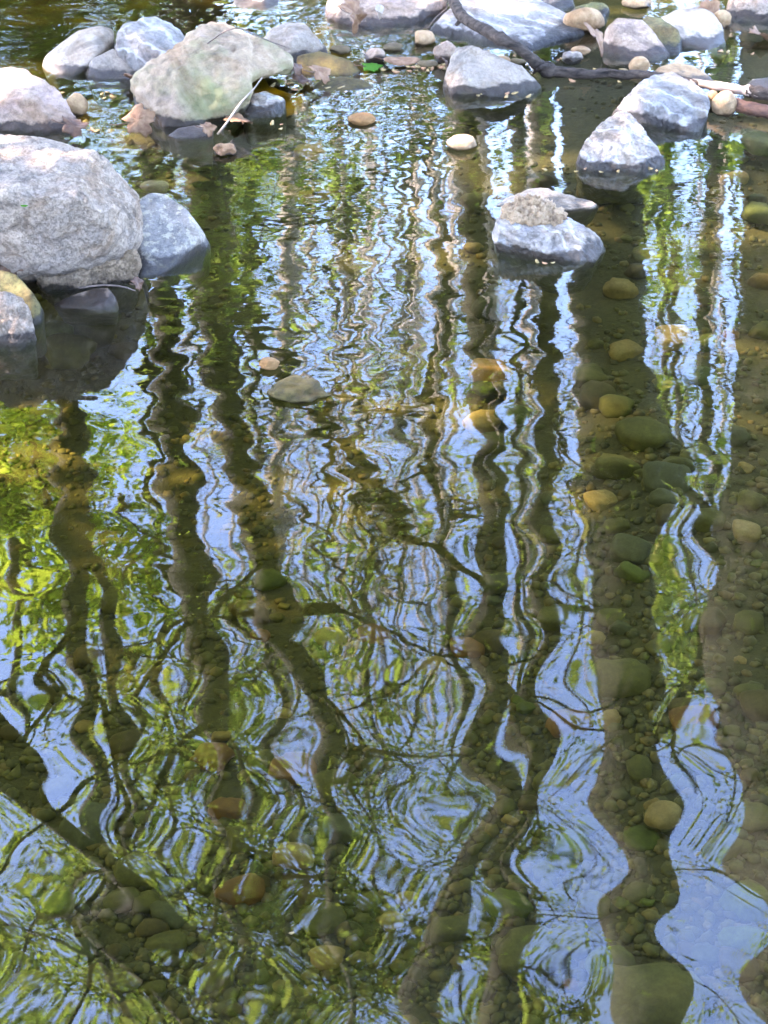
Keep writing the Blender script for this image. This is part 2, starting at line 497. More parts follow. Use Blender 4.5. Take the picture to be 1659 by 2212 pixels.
def build_water():
    xs = list(np.arange(-0.8, 0.8001, 0.0065))
    s, v = 0.0065, 0.8
    while v < 5.0:
        s = min(s * 1.06, 0.6); v += s; xs.append(v); xs.insert(0, -v)
    ys, v = [], 0.45
    while v < 6.0:
        ys.append(v); v += 0.0045 + 0.0022 * max(0, v - 1.2)
    while v < 8.6:
        ys.append(v); v += 0.1
    xs, ys = np.array(xs), np.array(ys)
    V, F = grid_mesh(xs, ys, water_h)
    nx, ny = len(xs), len(ys)
    idx = np.arange(nx * ny).reshape(ny, nx)
    ring = np.concatenate([idx[0, :], idx[1:, -1], idx[-1, -2::-1], idx[-2:0:-1, 0]])
    low = V[ring].copy(); low[:, 2] = -1.2
    b0 = len(V)
    V = np.concatenate([V, low])
    faces = F.tolist()
    n = len(ring)
    for k in range(n):
        k2 = (k + 1) % n
        faces.append([int(ring[k]), b0 + k, b0 + k2, int(ring[k2])])
    faces.append([b0 + k for k in range(n)][::-1])
    o = mesh_obj('water', V, faces, water_mat())
    tag(o, 'still olive creek water mirroring trees and blue sky', kind='structure')


build_water()


# ------------------------------------------------------------------ stones
def laplace(co, edges, it, lam=0.5):
    n = len(co)
    deg = np.bincount(edges.ravel(), minlength=n).astype(float)[:, None]
    for _ in range(it):
        acc = np.zeros_like(co)
        np.add.at(acc, edges[:, 0], co[edges[:, 1]])
        np.add.at(acc, edges[:, 1], co[edges[:, 0]])
        co = co + lam * (acc / np.maximum(deg, 1) - co)
    return co


def roughen(me, size, amp, freq, seed, sharp=0.0, smooth_it=2, chips=0):
    n = len(me.vertices)
    co = np.empty(n * 3); me.vertices.foreach_get('co', co); co = co.reshape(-1, 3)
    ed = np.empty(len(me.edges) * 2, dtype=np.int32); me.edges.foreach_get('vertices', ed); ed = ed.reshape(-1, 2)
    co = laplace(co, ed, smooth_it)
    me.vertices.foreach_set('co', co.ravel()); me.update()
    nr = np.empty(n * 3); me.vertices.foreach_get('normal', nr); nr = nr.reshape(-1, 3)
    off = Vector((seed * 3.17, seed * 1.31, seed * 2.23))
    f = freq / size
    lo, hi = np.empty(n), np.empty(n)
    for i in range(n):
        p = Vector(co[i]) * f + off
        a = noise.noise(p) + 0.5 * noise.noise(p * 2.1)
        b = 0.30 * noise.noise(p * 4.3) + 0.20 * noise.noise(p * 9.1)
        if sharp:
            r = 1 - abs(noise.noise(p * 1.3 + off)) * 2
            a = a * (0.6 if sharp < 0.28 else 0.32) + sharp * 0.8 * (r - 0.5)
            b += sharp * 0.55 * (0.5 - abs(noise.noise(p * 3.1))) - sharp * 0.5 * max(0.0, 0.08 - abs(noise.noise(p * 2.3 + off))) / 0.08
        lo[i], hi[i] = a, b
    k = amp * (1.5 if sharp > 0.12 else 1.0) * size
    co = co + nr * (lo * k)[:, None]
    # breaks: planes that cut off bulges and leave flat faces
    rr = np.random.default_rng(seed + 40)
    ctr = co.mean(0)
    for _ in range(int(chips * 2.2)):
        nv = rr.normal(0, 1, 3); nv[2] = abs(nv[2]) * 0.9 + 0.1
        if rr.random() < 0.75: nv[1] = -abs(nv[1])
        nv /= np.linalg.norm(nv)
        s_ = (co - ctr) @ nv
        cut = s_.max() * rr.uniform(0.86, 0.97)
        over = np.maximum(s_ - cut, 0)
        co = co - nv * (over * 0.95)[:, None]
    co = co + nr * (hi * k * (0.8 if sharp < 0.28 else 1.35))[:, None]
    me.vertices.foreach_set('co', co.ravel())
    me.shade_smooth()
    me.update()


def hull_mesh(name, hulls, voxel, amp, freq, seed, sharp, smooth_it, size, chips=0):
    bm = bmesh.new()
    for pts in hulls:
        b2 = bmesh.new()
        for p in pts: b2.verts.new(p)
        r = bmesh.ops.convex_hull(b2, input=list(b2.verts))
        junk = list({g for g in r['geom_interior'] + r['geom_unused'] if isinstance(g, bmesh.types.BMVert)})
        bmesh.ops.delete(b2, geom=junk, context='VERTS')
        bmesh.ops.recalc_face_normals(b2, faces=list(b2.faces))
        tmp = bpy.data.meshes.new('tmp'); b2.to_mesh(tmp); b2.free()
        bm.from_mesh(tmp); bpy.data.meshes.remove(tmp)
    me = bpy.data.meshes.new(name); bm.to_mesh(me); bm.free()
    o = bpy.data.objects.new(name, me); COL.objects.link(o)
    md = o.modifiers.new('r', 'REMESH'); md.mode = 'VOXEL'; md.voxel_size = voxel
    dg = bpy.context.evaluated_depsgraph_get()
    me2 = bpy.data.meshes.new_from_object(o.evaluated_get(dg))
    o.modifiers.clear()
    o.data = me2; me2.name = name
    bpy.data.meshes.remove(me)
    roughen(me2, size, amp, freq, seed, sharp, smooth_it, chips)
    return o


SEED = [0]
LANDMARKS = []
W = None        # marks a point that lies on the waterline


def rock(label, mat, base_v, pts, cat='rock', name='rock', back=0.16, amp=0.035, freq=2.6, sharp=0.25, smooth_it=2, extra=None,
         depth=0.10, group=None, voxdiv=46, low=True, chips=0):
    """pts: (u, v, dy) picture points with how far each lies behind the front waterline; W: on the waterline itself"""
    SEED[0] += 1
    yf = onwater(PW / 2, base_v).y
    P = [onwater(u, v) if dy is None else aty(u, v, yf + dy) for u, v, dy in pts]
    hull = list(P)
    cx = sum(p.x for p in P) / len(P)
    ymax = max(p.y for p in P)
    for (u, v, dy), p in zip(pts, P):
        if dy is None:
            hull.append(Vector((cx + (p.x - cx) * 0.98, p.y + 0.004, -0.012)))
            hull.append(Vector((cx + (p.x - cx) * 0.80, min(p.y + 0.05, ymax), -depth)))
            continue
        # the far side falls away below the sight line
        for k, drop in ((0.5, 0.03), (1.0, 0.10)):
            q = aty(u, v, p.y + back * k)
            q.z -= drop * back / 0.16 + 0.004
            q.x = cx + (q.x - cx) * (1 - 0.12 * k)
            if q.z > -depth: hull.append(q)
        if low:
            hull.append(Vector((cx + (p.x - cx) * 0.7, p.y + back * 0.8, -depth)))
    xs = [p.x for p in hull]; ys = [p.y for p in hull]; zs = [p.z for p in hull]
    size = max(max(xs) - min(xs), max(ys) - min(ys), max(zs) - min(zs))
    hulls = [hull]
    if extra:
        for e in extra: hulls.append([aty(u, v, yf + dy) for u, v, dy in e])
    o = hull_mesh(name, hulls, size / voxdiv, amp, freq, SEED[0], sharp, smooth_it, size, chips)
    o.data.materials.append(M[mat])
    tag(o, label, cat, group)
    return o


def blob(label, mat, u0, u1, v0, v1, cat='pebble', name='pebble', ang=0.0, cuts=3, amp=0.03, sub=4, group=None, sink=0.35, dr=0.8,
         parent_z=None, tilt=0.0, power=2.0, rotz=0.0):
    """a rounded stone that fills the picture box u0..u1, v0..v1, its front waterline at v1"""
    SEED[0] += 1
    r = random.Random(SEED[0] * 77)
    zb = 0.0 if parent_z is None else parent_z
    pf = onwater((u0 + u1) / 2, v1, zb)
    w = (u1 - u0) * (pf - EYE).length / FPX
    d = w * dr
    yc = pf.y + d * 0.45
    top = aty((u0 + u1) / 2, v0, yc + d * 0.12)
    h = max(top.z - zb, 0.006)
    cx = pf.x * yc / pf.y
    bm = bmesh.new()
    bmesh.ops.create_icosphere(bm, subdivisions=sub, radius=1.0)
    planes = []
    for _ in range(cuts):
        n = Vector((r.gauss(0, 1), r.gauss(0, 1), r.gauss(0, 0.8))).normalized()
        planes.append((n, r.uniform(0.62, 0.86)))
    off = Vector((r.uniform(0, 90), r.uniform(0, 90), r.uniform(0, 90)))
    hz = h / (1 + sink)
    for v in bm.verts:
        p = v.co.copy()
        if power != 2.0:
            p = Vector([math.copysign(abs(c) ** (2 / power), c) for c in p])
        for n, dd in planes:
            k = p.dot(n) - dd
            if k > 0: p -= n * k * 0.9
        p += v.co * amp * 3.6 * (noise.noise(p * 1.4 + off) + 0.5 * noise.noise(p * 3.1 + off))
        v.co = p
    me = bpy.data.meshes.new(name)
    bm.to_mesh(me); bm.free(); me.shade_smooth()
    o = bpy.data.objects.new(name, me); COL.objects.link(o)
    o.scale = (w / 2, d / 2, max(h * 0.62, w * 0.18))
    o.rotation_euler = (0, tilt, rotz)
    o.location = (cx, yc, zb + h - max(h * 0.62, w * 0.18))
    me.materials.append(M[mat])
    tag(o, label, cat, group)
    return o


# the large boulder group at the left edge
rock('large angular grey granite boulder cut by the left edge of the picture', 'granite', 640, [
    (-190, 262, .34), (0, 290, .30), (75, 300, .29), (160, 318, .27), (212, 328, .18), (262, 382, .24), (298, 422, .23),
    (-190, 405, -.02), (0, 412, -.03), (95, 425, -.03), (203, 432, -.01), (300, 446, .16), (303, 520, .12), (255, 550, .05), (240, 500, .02),
    (-190, 600, .04), (0, 572, .03), (70, 594, .02), (130, 584, .015), (215, 548, .02)],
    cat='boulder', name='boulder', amp=0.014, freq=5.0, sharp=0.6, smooth_it=1, back=0.22, low=False, voxdiv=80, chips=1)
rock('rough tan slab wedged under the large grey boulder', 'rough_tan', 632, [
    (66, 598, .02), (108, 629, W), (160, 626, W), (262, 610, W), (300, 600, W), (302, 560, .06), (296, 536, .07), (225, 533, .04), (90, 568, .03)],
    name='slab', cat='slab', amp=0.035, freq=5, sharp=0.3, back=0.14, depth=0.08, chips=2)
rock('blue-grey speckled rock leaning against the large boulder, wet along its foot', 'speckled', 560, [
    (296, 430, .10), (325, 411, .13), (355, 414, .13), (405, 455, .09), (440, 505, .03), (462, 528, W), (430, 545, W), (352, 590, W), (296, 600, W), (300, 520, .0)],
    amp=0.012, freq=3, sharp=0.15, back=0.12, smooth_it=3, chips=1)
rock('small flat pinkish stone at the waterline under the tan slab', 'pink', 668, [
    (112, 656, W), (150, 640, .03), (200, 622, .05), (235, 620, .05), (258, 645, .02), (256, 662, W), (215, 669, W), (130, 664, W)],
    name='stone', cat='stone', amp=0.015, back=0.04, depth=0.06, voxdiv=34, chips=3)
rock('smooth mossy yellow-green rock between the boulder and the left edge', 'mossy', 702, [
    (-60, 580, .08), (0, 580, .07), (35, 590, .06), (70, 630, .03), (95, 672, W), (92, 695, W), (70, 704, W), (-60, 704, W)],
    amp=0.012, freq=2, sharp=0, back=0.08, smooth_it=8)
rock('pale grey rock cut by the left edge below the mossy one', 'granite', 745, [
    (-80, 630, .05), (0, 628, .05), (40, 632, .045), (66, 660, .03), (76, 738, W), (40, 748, W), (-80, 750, W), (-80, 690, .0)],
    amp=0.02, freq=4, sharp=0.3, back=0.08, chips=5)

# upper left group
rock('pinkish pale boulder cut by the left edge beside the round tan pebble', 'pink', 285, [
    (-90, 140, .22), (0, 150, .2), (50, 150, .2), (80, 172, .14), (128, 195, .12), (142, 245, .04), (176, 275, W), (100, 286, W), (0, 276, W), (-90, 276, W), (60, 205, .05)],
    cat='boulder', name='boulder', amp=0.02, freq=3.5, sharp=0.4, back=0.15, smooth_it=1, chips=2)
rock('small grey rock peeping out behind the pinkish boulder', 'grey', 214, [
    (72, 190, .04), (95, 179, .06), (118, 186, .05), (134, 210, W), (128, 217, W), (80, 217, W)], amp=0.02, back=0.06, voxdiv=30, chips=3)
blob('round tan pebble between the pinkish boulder and the mossy boulder', 'cream', 134, 191, 199, 252, ang=0, amp=0.02, dr=0.9)
rock('long tilted grey rock, uppermost at left, with a dark wet end', 'palegrey', 172, [
    (92, 128, W), (100, 118, .12), (165, 65, .20), (215, 52, .24), (247, 60, .26), (248, 82, .22), (205, 125, .06), (160, 165, W), (118, 160, W), (90, 145, W)],
    amp=0.012, freq=2.4, sharp=0.1, back=0.12, smooth_it=4)
rock('low rounded grey rock in front of the grey boulder', 'grey', 172, [
    (180, 156, W), (200, 125, .06), (245, 103, .1), (285, 130, .08), (300, 168, W), (280, 172, W), (220, 172, W), (190, 166, W)],
    amp=0.015, freq=2.2, sharp=0.1, back=0.1, smooth_it=3)
rock('light grey boulder behind the mossy tan boulder', 'bluegrey', 178, [
    (238, 100, .1), (262, 55, .18), (320, 34, .24), (370, 48, .22), (402, 80, .18), (405, 172, W), (330, 180, W), (262, 160, W), (300, 80, .1)],
    cat='boulder', name='boulder', amp=0.02, freq=3.4, sharp=0.4, back=0.16, smooth_it=1, chips=3)
rock('big tan boulder with green moss streaks, in the middle of the stone row', 'tan', 275, [
    (280, 172, .10), (292, 158, .13), (352, 130, .17), (385, 110, .2), (408, 72, .24), (462, 46, .28), (500, 53, .28), (540, 76, .24), (352, 276, W), (300, 240, W),
    (430, 272, W), (490, 256, W), (545, 195, .06), (530, 160, .08), (430, 150, .06)],
    extra=[[(500, 56, .30), (560, 82, .26), (620, 116, .22), (636, 132, .2), (630, 152, .18), (560, 167, .12), (520, 168, .10), (470, 118, .2),
            (500, 80, .40), (620, 130, .38), (560, 150, .42), (520, 178, .1), (620, 160, .2)]],
    cat='boulder', name='boulder', amp=0.022, freq=3.6, sharp=0.35, back=0.22, smooth_it=2, voxdiv=70, chips=1)
rock('grey rock half hidden behind the right shoulder of the mossy tan boulder', 'grey', 138, [
    (555, 88, .1), (580, 65, .14), (620, 48, .18), (660, 53, .17), (690, 85, .1), (716, 122, W), (700, 136, W), (620, 137, W), (560, 125, W), (640, 85, .05)],
    amp=0.02, freq=3, sharp=0.4, back=0.14, smooth_it=1, chips=3)
rock('flat whitish stone at the right foot of the mossy boulder', 'white', 250, [
    (516, 242, W), (540, 205, .07), (570, 196, .08), (618, 210, .06), (622, 236, W), (575, 252, W), (530, 253, W)],
    name='stone', cat='stone', amp=0.02, sharp=0.3, back=0.05, voxdiv=34, smooth_it=1, chips=4)
rock('low flat brownish stone in front of the mossy boulder', 'pink', 298, [
    (360, 292, W), (385, 276, .03), (430, 269, .04), (458, 274, .03), (462, 290, W), (420, 299, W), (380, 299, W)],
    name='stone', cat='stone', amp=0.015, back=0.04, voxdiv=32)
blob('small reddish brown stone standing alone in front of the boulder row', 'rust_dry', 459, 511, 309, 339, name='stone', cat='stone', cuts=5, amp=0.07)

# shallow dark stones right of the mossy boulder
rock('olive flat rock just under water right of the mossy boulder', 'darkolive', 160, [
    (640, 150, W), (640, 120, .06), (690, 108, .08), (760, 130, .06), (782, 154, W), (760, 165, W), (680, 166, W)],
    amp=0.01, sharp=0, back=0.05, smooth_it=6, voxdiv=34)
rock('smooth dark olive rock with leaf scraps, half sunk beside the dead leaf', 'darkolive', 192, [
    (672, 191, W), (690, 172, .04), (740, 164, .06), (790, 172, .05), (814, 190, W), (770, 197, W), (700, 197, W)],
    amp=0.01, sharp=0, back=0.05, smooth_it=6, voxdiv=34)

# top row
rock('pale flat slab cut by the top edge, leftmost of the top row', 'palegrey', 20, [
    (500, 10, W), (520, -30, .12), (590, -35, .12), (606, 8, W), (580, 18, W), (530, 20, W)], name='slab', cat='slab', amp=0.02, voxdiv=34, chips=3)
rock('white and tan boulder at the top edge with a crumpled leaf on its face', 'pink', 58, [
    (698, 8, .08), (720, -30, .16), (860, -60, .26), (960, -50, .24), (974, 8, .12), (945, 42, W), (880, 56, W), (800, 60, W), (730, 50, W), (700, 38, W), (830, 0, .08)],
    cat='boulder', name='boulder', amp=0.02, freq=3, sharp=0.4, back=0.2, smooth_it=1, chips=5)
rock('big flat blue-grey slab at the top under the branch', 'bluegrey', 112, [
    (925, 66, W), (968, 28, .2), (1010, -22, .40), (1090, -42, .48), (1180, 3, .34), (1264, 46, .22), (1264, 70, .14), (1200, 92, W), (1140, 110, W), (1000, 84, W), (1150, 84, .05)],
    name='slab', cat='slab', amp=0.010, freq=3, sharp=0.3, back=0.14, smooth_it=1, voxdiv=60, chips=1)
rock('grey angular rock with a sloping face, right of the reflected sky', 'grey', 210, [
    (956, 188, W), (965, 150, .07), (985, 96, .15), (1020, 96, .16), (1055, 118, .14), (1085, 126, .13), (1130, 143, .10), (1175, 190, W), (1150, 202, W), (1060, 207, W), (975, 203, W), (1000, 165, .03)],
    amp=0.014, freq=3, sharp=0.35, back=0.10, smooth_it=1, chips=2, voxdiv=56)
rock('pinkish grey boulder between the dead leaf and the yellow mossy stone', 'pink', 130, [
    (1300, 112, W), (1308, 50, .12), (1330, 38, .15), (1390, 42, .15), (1430, 85, .07), (1459, 122, W), (1440, 130, W), (1370, 130, W), (1310, 120, W)],
    amp=0.012, freq=2.6, sharp=0.2, back=0.12, smooth_it=2, chips=5)
rock('yellow-olive mossy stone tucked between two pale boulders at top right', 'mossy', 118, [
    (1372, 55, .12), (1395, 33, .18), (1430, 38, .16), (1465, 62, .08), (1478, 98, W), (1470, 118, W), (1430, 118, W)],
    amp=0.02, sharp=0.1, back=0.1, smooth_it=3)
rock('smooth light grey boulder at top right beyond the mossy stone', 'palegrey', 108, [
    (1410, 40, .16), (1470, 14, .24), (1510, 8, .26), (1545, 28, .18), (1584, 92, W), (1575, 106, W), (1540, 109, W), (1470, 104, W), (1440, 80, .04)],
    cat='boulder', name='boulder', amp=0.012, freq=2.2, sharp=0.18, back=0.15, smooth_it=2, chips=4)
rock('grey granite boulder in the top right corner', 'granite', 58, [
    (1568, 20, .05), (1590, -40, .2), (1720, -60, .24), (1740, 40, W), (1690, 58, W), (1600, 55, W), (1572, 42, W)],
    cat='boulder', name='boulder', amp=0.02, sharp=0.35, back=0.15, smooth_it=1, chips=5)
rock('grey flat slab at the top edge behind the blue-grey slab', 'grey', 24, [
    (1118, 14, W), (1140, -25, .12), (1230, -25, .12), (1252, 10, W), (1210, 22, W), (1140, 23, W)], name='slab', cat='slab', amp=0.02, voxdiv=34, chips=3)
rock('dark olive stone behind the cream pebble at the top', 'mossy', 46, [
    (1222, 36, W), (1250, 12, .06), (1300, 4, .08), (1316, 18, .05), (1304, 44, W), (1245, 48, W)], name='stone', cat='stone', amp=0.03, voxdiv=32)
blob('long cream pebble behind the tip of the blue-grey slab', 'cream', 1216, 1302, 14, 72, amp=0.02, dr=0.7)
blob('cream pebble on the top edge above the mossy stone', 'cream', 1344, 1410, -10, 21, amp=0.02)
blob('small tan pebble against the corner boulder', 'cream', 1536, 1576, 20, 62, amp=0.03)
blob('small white pebble in the shallows before the dead leaf', 'white', 1214, 1257, 107, 140, amp=0.05, cuts=4)
blob('small tan pebble below the pinkish dead leaf, beside the slab tip', 'cream', 1232, 1274, 99, 122, amp=0.02)
blob('egg-shaped cream pebble standing just above the dark branch', 'cream', 1358, 1402, 121, 160, amp=0.02, dr=0.8)
rock('low pale dome-shaped rock behind the branch', 'cream', 190, [
    (1398, 172, W), (1420, 143, .12), (1460, 132, .16), (1500, 140, .14), (1535, 165, .08), (1562, 188, W), (1500, 194, W), (1420, 190, W)],
    amp=0.01, sharp=0, back=0.1, smooth_it=6)
rock('pale grey rock at the right edge above the branch', 'palegrey', 208, [
    (1596, 190, W), (1625, 170, .08), (1700, 160, .1), (1740, 196, W), (1700, 208, W), (1620, 203, W)], amp=0.012, sharp=0.15, back=0.08, voxdiv=34, chips=3)
rock('blue-white angular rock with a dark wet foot below the branch', 'bluegrey', 288, [
    (1316, 246, W), (1345, 205, .14), (1370, 185, .17), (1412, 160, .21), (1450, 155, .22), (1500, 180, .18), (1532, 200, .14), (1534, 225, .08), (1518, 285, W), (1490, 287, W), (1430, 270, W), (1370, 258, W), (1322, 252, W), (1420, 215, .07)],
    amp=0.016, freq=3.6, sharp=0.5, back=0.10, smooth_it=1, voxdiv=64, chips=2)
rock('bright white three-sided rock standing in front of the blue-white one', 'white', 372, [
    (1244, 352, W), (1256, 315, .05), (1298, 268, .10), (1338, 238, .14), (1352, 240, .14), (1385, 272, .12), (1420, 320, .07), (1440, 356, W), (1420, 370, W), (1360, 374, W), (1290, 371, W), (1250, 362, W), (1352, 310, .03)],
    amp=0.018, freq=4, sharp=0.55, back=0.09, smooth_it=1, voxdiv=64, chips=1)
blob('cream pebble right of the blue-white angular rock', 'cream', 1535, 1588, 195, 252, amp=0.03)
blob('small cream pebble squeezed against the blue-white angular rock', 'cream', 1518, 1552, 194, 238, amp=0.03)

# middle right pair
rock('flat grey rock lying low behind the crusted rock', 'lowgrey', 455, [
    (1060, 450, W), (1090, 428, .06), (1140, 408, .10), (1170, 404, .11), (1230, 425, .08), (1302, 440, .04), (1280, 448, W), (1180, 457, W), (1100, 457, W)],
    amp=0.012, freq=3, sharp=0.35, back=0.05, depth=0.08, smooth_it=1, chips=1)
CR = rock('light grey flat-topped rock carrying a crusty lump, alone in mid-pool', 'white', 566, [
    (1062, 495, .04), (1075, 470, .08), (1110, 456, .11), (1200, 460, .12), (1240, 475, .11), (1290, 503, .07), (1312, 530, W), (1290, 560, W), (1240, 567, W),
    (1170, 555, W), (1100, 538, W), (1066, 516, W), (1230, 510, .04)],
    amp=0.016, freq=3.8, sharp=0.5, back=0.07, smooth_it=1, voxdiv=64, chips=2)
rock('crumbly beige lump of crust on top of the flat grey rock', 'crust', 566, [
    (1082, 468, .08), (1090, 446, .10), (1120, 426, .12), (1150, 423, .12), (1165, 438, .115), (1210, 448, .115), (1222, 464, .10), (1200, 480, .07), (1140, 478, .06), (1100, 478, .06)],
    name='crust', cat='crust', amp=0.10, freq=6, sharp=0.4, back=0.03, depth=-0.04, low=False, voxdiv=44)
blob('tan dome of a pebble breaking the surface near the reflected sky', 'cream', 966, 1031, 290, 327, amp=0.02, dr=0.85)

# pebbles scattered in the shallows at the top
blob('half wet tan pebble behind the leafy shallows', 'cream', 889, 941, 64, 98, amp=0.02)
blob('pale pinkish pebble by the green leaf', 'pink', 788, 832, 102, 138, cuts=3, amp=0.03)
blob('flat orange-brown pebble awash behind the pale pinkish one', 'buff', 828, 872, 92, 109, amp=0.02)
blob('pointed cream stone beside the grey angular rock', 'pink', 936, 986, 86, 138, name='stone', cat='stone', cuts=5, amp=0.05)
blob('flat olive pebble behind the submerged olive rock', 'buff', 712, 757, 98, 118, amp=0.02)
blob('olive-tan pebble between the green leaf and the pointed stone', 'buff', 902, 945, 128, 148, amp=0.02)
blob('small tan pebble hidden behind the grey angular rock', 'cream', 1065, 1102, 120, 142, amp=0.02)
blob('small ochre pebble left of the slab foot', 'buff', 1100, 1135, 124, 142, amp=0.02)
blob('orange-brown flat pebble in shallow water below the green leaf', 'orange', 752, 812, 244, 270, amp=0.02, dr=0.9)
blob('long olive stone barely breaking the surface in mid-pool', 'darkolive', 583, 703, 816, 868, name='stone', cat='stone', amp=0.10, cuts=4, dr=0.8)
blob('small orange stone next to the long olive stone', 'orange', 560, 604, 771, 800, name='stone', cat='stone', amp=0.04, cuts=2)


# ------------------------------------------------------------------ stones under water
PEB = []
for k in range(12):
    r = random.Random(900 + k)
    bm = bmesh.new()
    bmesh.ops.create_icosphere(bm, subdivisions=3, radius=1.0)
    off = Vector((k * 7.7, k * 3.3, 1))
    pw = r.uniform(2.0, 3.2)
    sq = Vector((1.0, r.uniform(0.62, 0.95), r.uniform(0.4, 0.62)))
    for v in bm.verts:
        p = Vector([math.copysign(abs(c) ** (2 / pw), c) for c in v.co])
        p *= 1 + 0.34 * noise.noise(v.co * 0.9 + off) + 0.16 * noise.noise(v.co * 2.2 + off)
        v.co = Vector((p.x * sq.x, p.y * sq.y, p.z * sq.z))
    PEB.append((([v.co[:] for v in bm.verts], [[v.index for v in f.verts] for f in bm.faces]), pw, sq))
    bm.free()
PEBMESH = {}


def pebble_mesh(k, mat):
    if (k, mat) not in PEBMESH:
        me = bpy.data.meshes.new('pebble')
        me.from_pydata(PEB[k][0][0], [], PEB[k][0][1]); me.shade_smooth(); me.materials.append(M[mat])
        PEBMESH[(k, mat)] = me
    return PEBMESH[(k, mat)]


def sunk(u, v, wpx, mat, k, label, cat='pebble', name='pebble', rot=None, depth=None, group=None, sc3=(1, 1, 1), raise_=0.0):
    """a stone lying on the bed, seen at picture point u, v"""
    z = depth
    p = None
    zz = -0.15
    for _ in range(6):
        p = onwater(u, v, zz)
        g = float(ground_h(p.x, p.y))
        r = wpx * (p - EYE).length / FPX / 2
        zz = (g + r * 0.16 + raise_) if depth is None else depth
    p = onwater(u, v, zz)
    r = wpx * (p - EYE).length / FPX / 2
    o = bpy.data.objects.new(name, pebble_mesh(k, mat))
    COL.objects.link(o)
    o.location = p
    o.scale = (r * sc3[0], r * sc3[1], r * sc3[2])
    o.rotation_euler = (random.gauss(0, .15), random.gauss(0, .15), random.uniform(-0.5, 0.5) if rot is None else rot)
    tag(o, label, cat, group)
    return o


HERO = [
    (1058, 800, 92, 'orange', 2, 'bright orange submerged pebble below the crusted rock', 0, .03),
    (1046, 838, 50, 'green', 4, 'yellow-green pebble under water just below the bright orange one', 0, .02),
    (1090, 836, 62, 'olive', 5, 'olive pebble under water touching the bright orange one', 0, .01),
    (1285, 1376, 46, 'buff', 3, 'tan submerged pebble at the edge of the reflected sky strip', 0.3, .02),
    (1432, 1763, 78, 'buff', 6, 'tan submerged pebble in the lower right', 0, .02),
    (632, 1850, 86, 'buff', 7, 'oval tan pebble on the bed in the lower middle', 0, .02),
    (1612, 1148, 56, 'buff', 8, 'tan pebble on the bed near the right edge', 0, .02),
    (1450, 1178, 52, 'green', 9, 'green upright pebble on the bed right of the wide dark trunk reflection', 1.1, .02),
    (1340, 1470, 125, 'olive', 10, 'squarish olive stone on the bed, largest in the right half', 0, .0),
    (845, 1990, 50, 'buff', 11, 'small tan pebble on the bed near the bottom middle', 0, .02),
    (520, 1930, 95, 'rust', 1, 'reddish pebble on the bed in the lower left', 0.2, .0),
    (632, 1665, 105, 'rust', 2, 'large reddish stone on the bed below the pale reflected stem', 0, .0),
    (562, 1372, 44, 'rust', 3, 'small rusty pebble on the bed left of the middle', 0.2, .02),
    (1395, 940, 110, 'olive', 4, 'broad olive stone on the bed right of the wide trunk reflection', 0, .0),
    (1330, 1010, 100, 'olive', 5, 'rounded olive stone on the bed below the broad one', 0, .0),
    (1080, 660, 105, 'slate', 10, 'dark square stone deep under the crusted rock', 0, .0),
    (1105, 900, 80, 'green', 6, 'green stone on the bed below the bright orange pebble', 0, .0),
    (1060, 960, 90, 'olive', 7, 'olive stone deep in the long dark trunk reflection', 0, .0),
    (1440, 1040, 95, 'slate', 8, 'dark grey-olive stone on the bed in the pointed dark reflection', 0, .0),
    (1060, 1390, 80, 'brown', 9, 'brown stone on the bed among the trunk reflections', 0, .0),
    (1030, 440, 70, 'olive', 11, 'olive stone under water left of the flat grey rock', 0, .0),
    (1180, 395, 70, 'brown', 1, 'brown submerged stone behind the flat grey rock', 0, .0),
    (1285, 405, 80, 'buff', 2, 'amber submerged stone below the white three-sided rock', 0, .0),
    (1380, 1660, 70, 'olive', 3, 'olive stone on the bed between two lower sky strips', 1.2, .0),
    (1390, 1815, 70, 'green', 4, 'green stone below the tan pebble in the lower right', 0.1, .0),
    (1150, 2060, 150, 'olive', 5, 'big flat olive stone on the bed at bottom middle', 0, .0),
    (1400, 2170, 220, 'olive', 10, 'biggest olive stone, at the bottom edge', 0, .0),
    (190, 1790, 120, 'slate', 6, 'dark smooth stone in the leaning trunk reflection at lower left', 0, .0),
    (330, 2010, 70, 'brown', 7, 'brown stone in the leaning trunk reflection at the bottom left', 0, .0),
    (1500, 170 + 1390, 90, 'rust', 8, 'rust-coloured stone on the bed under the lower right reflections', 0.2, .0),
    (150, 762, 112, 'olive', 9, 'pale olive submerged stone in the shade of the left boulders', 0, .04),
    (190, 700, 130, 'slate', 10, 'large dark submerged stone under the flat pinkish stone', 0, .03),
    (120, 720, 70, 'green', 11, 'green submerged stone beside the mossy rock at left', 0, .06),
    (270, 760, 60, 'brown', 1, 'brown submerged stone in the boulder shade', 0, .02),
    (670, 330, 70, 'orange', 2, 'orange stain-coloured stone under the rippled green reflections', 0, .0),
    (335, 404, 60, 'buff', 3, 'tan stone awash behind the speckled rock', 0, .12),
    (1640, 310, 90, 'green', 4, 'yellow-green submerged stone at the right edge', 0, .03),
    (1640, 460, 70, 'green', 5, 'green submerged stone at the right edge below the yellow-green one', 0, .02),
    (1290, 860, 90, 'brown', 6, 'brown stone on the bed in the wide trunk reflection', 0.4, .0),
    (1350, 760, 80, 'buff', 7, 'amber stone on the bed at the edge of the right sky reflection', 0.5, .0),
    (1455, 730, 70, 'buff', 8, 'ochre stone seen through the right sky reflection', 0.2, .02),
]
for h in HERO:
    big = h[2] > 60
    sunk(h[0], h[1], h[2], h[3], h[4], h[5], cat='stone' if big else 'pebble', name='stone' if big else 'pebble', rot=h[6], raise_=h[7])
    LANDMARKS.append(h)

